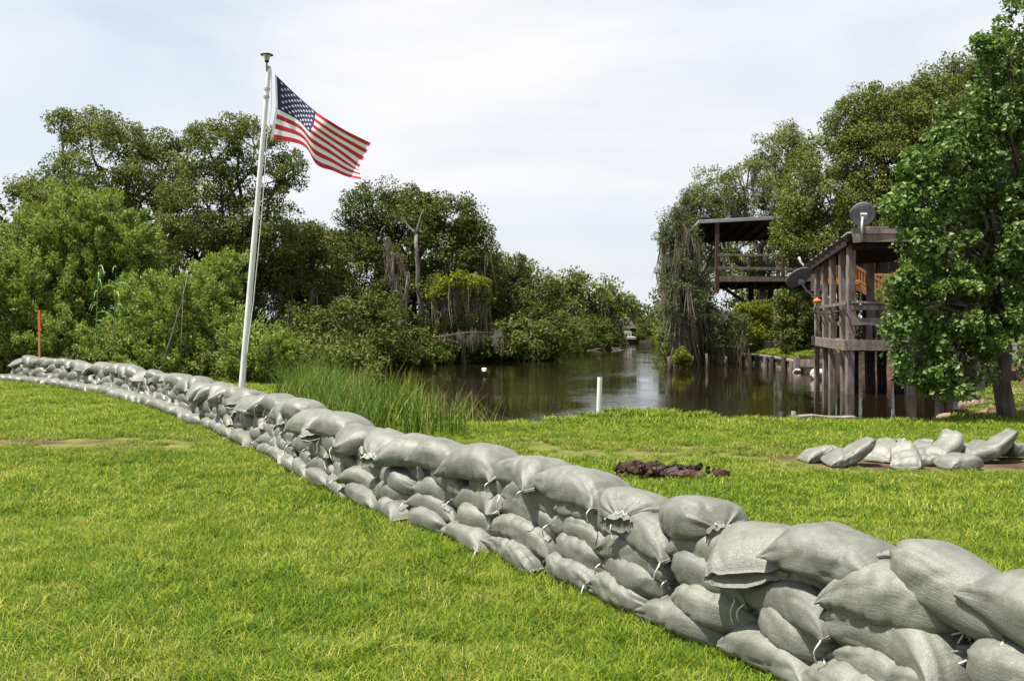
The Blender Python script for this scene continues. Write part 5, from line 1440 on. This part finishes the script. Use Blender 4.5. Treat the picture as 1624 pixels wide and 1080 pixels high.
# cane plants in front of the left shrub
def cane(px, py, ptop, Y, label, sd):
    b, t = P(px, py, Y), P(px + 6, ptop, Y); b[2] = float(ground_z(b[0], b[1]))
    rt = root('cane_plant', b, label, 'cane')
    V, T = tube([b, b + (t - b) * .5, t], [.018, .014, .006], 6); part(rt, 'stem', V, T, M['cane'], tint=np.full(len(T[0]) + len(T[1]), .6))
    r = np.random.default_rng(sd)
    for i in range(8):
        f = .50 + .50 * i / 7 + r.normal(0, .02); c = b + (t - b) * f; a = r.uniform(0, 2 * PI); L_ = r.uniform(.30, .70)
        d = np.array((math.cos(a), math.sin(a), 0)); sdv = np.array((-d[1], d[0], 0)); rows = []
        for g in np.linspace(0, 1, 6):
            q = c + d * L_ * (g - .25 * g * g) + np.array((0, 0, L_ * (.55 * g - .95 * g * g))); w = .030 * (1 - g) ** .6 * (.5 + g) + .001
            tw = norm(sdv + np.array((0, 0, .8)))
            rows += [q - tw * w, q + tw * w]
        V = np.array(rows); Q = np.array([(2 * k, 2 * k + 1, 2 * k + 3, 2 * k + 2) for k in range(5)])
        part(rt, 'leaf', V, Q, M['cane'], tint=r.uniform(0, 1, 5))
cane(150, 580, 420, 27.0, 'pale cane with drooping leaves before the tall left shrub', 1)
cane(178, 580, 432, 26.8, 'pale cane just right of its twin before the left shrub', 2)
def stalk(pts, Y, r_, label):
    V, T = tube([P(a, b, Y + i * .03) for i, (a, b) in enumerate(pts)], np.linspace(r_, r_ * .3, len(pts)), 6)
    thing('dry_stalk', V, T, M['palebark'], label, 'stalk', 'dry stalks in front of the wide shrub', smooth=True)
stalk([(253, 592), (268, 545), (288, 480), (300, 425)], 26.0, .025, 'longest dry stalk leaning right in front of the wide shrub')
stalk([(285, 590), (288, 530), (291, 450)], 26.2, .018, 'upright dry stalk right of the long leaning one')
stalk([(150, 570), (172, 555), (190, 545)], 25.5, .014, 'low dry twig left of the leaning stalk')

# lawn: tufts of real blades
tiles = bpy.data.collections.new('grass_tiles')
def tile(n, size, l0, l1, w0, w1, seed):
    r = np.random.default_rng(seed)
    xy = r.uniform(-size / 2, size / 2, (n, 2))
    V, Q, ti = blades(xy, np.full(n, -.012), r.uniform(l0, l1, n), r.uniform(w0, w1, n), r.uniform(.25, 1.5, n), seed, 3)
    ti = np.clip(ti * 1.25 - .18 + r.normal(0, .05, len(ti)), 0, 1)
    o = bpy.data.objects.new('grass_tile_%02d' % seed, raw_mesh('grass_tile', V, Q, M['grass'], tint=ti)); tiles.objects.link(o)
for i in range(4): tile(680, .36, .030, .088, .0030, .0060, i)              # close by
for i in range(4, 8): tile(400, .42, .035, .095, .006, .011, i)             # middle
for i in range(8, 11): tile(300, .60, .05, .12, .010, .018, i)            # far
def scatter_points(x0, x1, y0, y1, step):
    X, Y = np.meshgrid(np.arange(x0, x1, step), np.arange(y0, y1, step))
    p = np.stack([X.ravel(), Y.ravel()], 1); return p + rng.uniform(-.4, .4, p.shape) * step
def bare_at(p):
    b = np.zeros(len(p))
    for (x, y, rx, ry, s_) in BARE: b = np.maximum(b, s_ * np.clip((1.25 - np.hypot((p[:, 0] - x) / rx, (p[:, 1] - y) / ry)) / .9, 0, 1))
    return b
def wall_side(p): return p[:, 0] - np.interp(-p[:, 1], -line[:, 1], line[:, 0])
pts = []
for (y0, y1, step, vs_, sc) in ((3.0, 8.2, .20, (0, 4), 1.0), (8.2, 15.0, .25, (4, 8), 1.0), (15.0, 30.5, .36, (8, 11), .85)):
    p = scatter_points(-17, 11.5, y0, y1, step)
    vis = np.abs(p[:, 0]) < .5145 * p[:, 1] * 1.06 + .9
    d = shore_dist(p[:, 0], p[:, 1])
    ok = vis & (d > .12) & ~((p[:, 0] > 7.0) & (p[:, 1] > 16.9)) & ~((p[:, 1] > 28.5))
    sw = wall_side(p); ok &= ~((sw > -.02) & (sw < .36))
    ok &= rng.uniform(0, 1, len(p)) > .85 * bare_at(p)
    p = p[ok]; b = bare_at(p)
    s_ = sc * rng.uniform(.75, 1.2, len(p)) * (1 - .45 * np.clip(b, 0, 1))
    w = Waves(1.3, 6, 71)(np.concatenate([p, 0 * p[:, :1]], 1)); s_ *= 1 + .12 * w
    s_ *= np.where((p[:, 1] > 14.6) & (p[:, 0] > -1), 1.25, 1)
    pts.append((p, s_, rng.integers(vs_[0], vs_[1], len(p))))
p = scatter_points(7.6, 13.0, 16.9, 25, .45); d = shore_dist(p[:, 0], p[:, 1]); p = p[(d > .5) & (rng.uniform(0, 1, len(p)) < .42)]
pts.append((p, rng.uniform(.5, 1.1, len(p)), rng.integers(8, 11, len(p))))
# the strip of grass on the far right bank, behind the timber wall
p = scatter_points(12.3, 15.8, 42.5, 53, .36); s_ = rng.uniform(1.0, 1.7, len(p)); pts.append((p, s_, rng.integers(8, 11, len(p))))
p = np.concatenate([a[0] for a in pts]); sc = np.concatenate([a[1] for a in pts]); va = np.concatenate([a[2] for a in pts])
n = len(p)
me = bpy.data.meshes.new('grass'); me.vertices.add(n)
me.vertices.foreach_set('co', np.concatenate([p, ground_z(p[:, 0], p[:, 1])[:, None]], 1).astype(np.float32).ravel())
a = me.attributes.new('turn', 'FLOAT_VECTOR', 'POINT'); a.data.foreach_set('vector', np.stack([rng.normal(0, .06, n), rng.normal(0, .06, n), rng.uniform(0, 2 * PI, n)], 1).astype(np.float32).ravel())
a = me.attributes.new('size', 'FLOAT', 'POINT'); a.data.foreach_set('value', sc.astype(np.float32))
a = me.attributes.new('variant', 'INT', 'POINT'); a.data.foreach_set('value', va.astype(np.int32))
me.materials.append(M['grass'])
gr = bpy.data.objects.new('grass', me); COL.objects.link(gr)
tag(gr, 'mown bright green lawn grass on both sides of the sandbag wall', 'grass', kind='stuff')
ng = bpy.data.node_groups.new('grass_scatter', 'GeometryNodeTree')
ng.interface.new_socket('Geometry', in_out='INPUT', socket_type='NodeSocketGeometry'); ng.interface.new_socket('Geometry', in_out='OUTPUT', socket_type='NodeSocketGeometry')
gi, go_ = ng.nodes.new('NodeGroupInput'), ng.nodes.new('NodeGroupOutput')
ci = ng.nodes.new('GeometryNodeCollectionInfo'); ci.inputs['Collection'].default_value = tiles; ci.inputs['Separate Children'].default_value = True; ci.inputs['Reset Children'].default_value = True
io = ng.nodes.new('GeometryNodeInstanceOnPoints'); io.inputs['Pick Instance'].default_value = True
def named(nm, ty):
    q = ng.nodes.new('GeometryNodeInputNamedAttribute'); q.data_type = ty; q.inputs['Name'].default_value = nm
    return next(s for s in q.outputs if s.name == 'Attribute' and s.enabled)
ng.links.new(gi.outputs[0], io.inputs['Points']); ng.links.new(ci.outputs[0], io.inputs['Instance'])
ng.links.new(named('variant', 'INT'), io.inputs['Instance Index']); ng.links.new(named('turn', 'FLOAT_VECTOR'), io.inputs['Rotation']); ng.links.new(named('size', 'FLOAT'), io.inputs['Scale'])
ng.links.new(io.outputs[0], go_.inputs[0])
gr.modifiers.new('scatter', 'NODES').node_group = ng
# clumps of longer blades left along the foot of the wall
n = 5200
s = rng.uniform(0, wall.len, n); t = rng.normal(-.10, .06, n)
xy = wall.world(s, t); 
ok = (rng.uniform(0, 1, n) < np.clip(.35 + .5 * np.sin(s * 3.1) * np.sin(s * 1.3 + 1), .05, 1)); xy = xy[ok]; n = len(xy)
V, Q, ti = blades(xy, ground_z(xy[:, 0], xy[:, 1]) - .01, rng.uniform(.05, .13, n), rng.uniform(.004, .007, n), rng.uniform(.1, .9, n), 66, 3)
thing('grass_fringe', V, Q, M['grass'], 'longer uncut grass left along the foot of the sandbag wall', 'grass', kind='stuff', tint=ti)
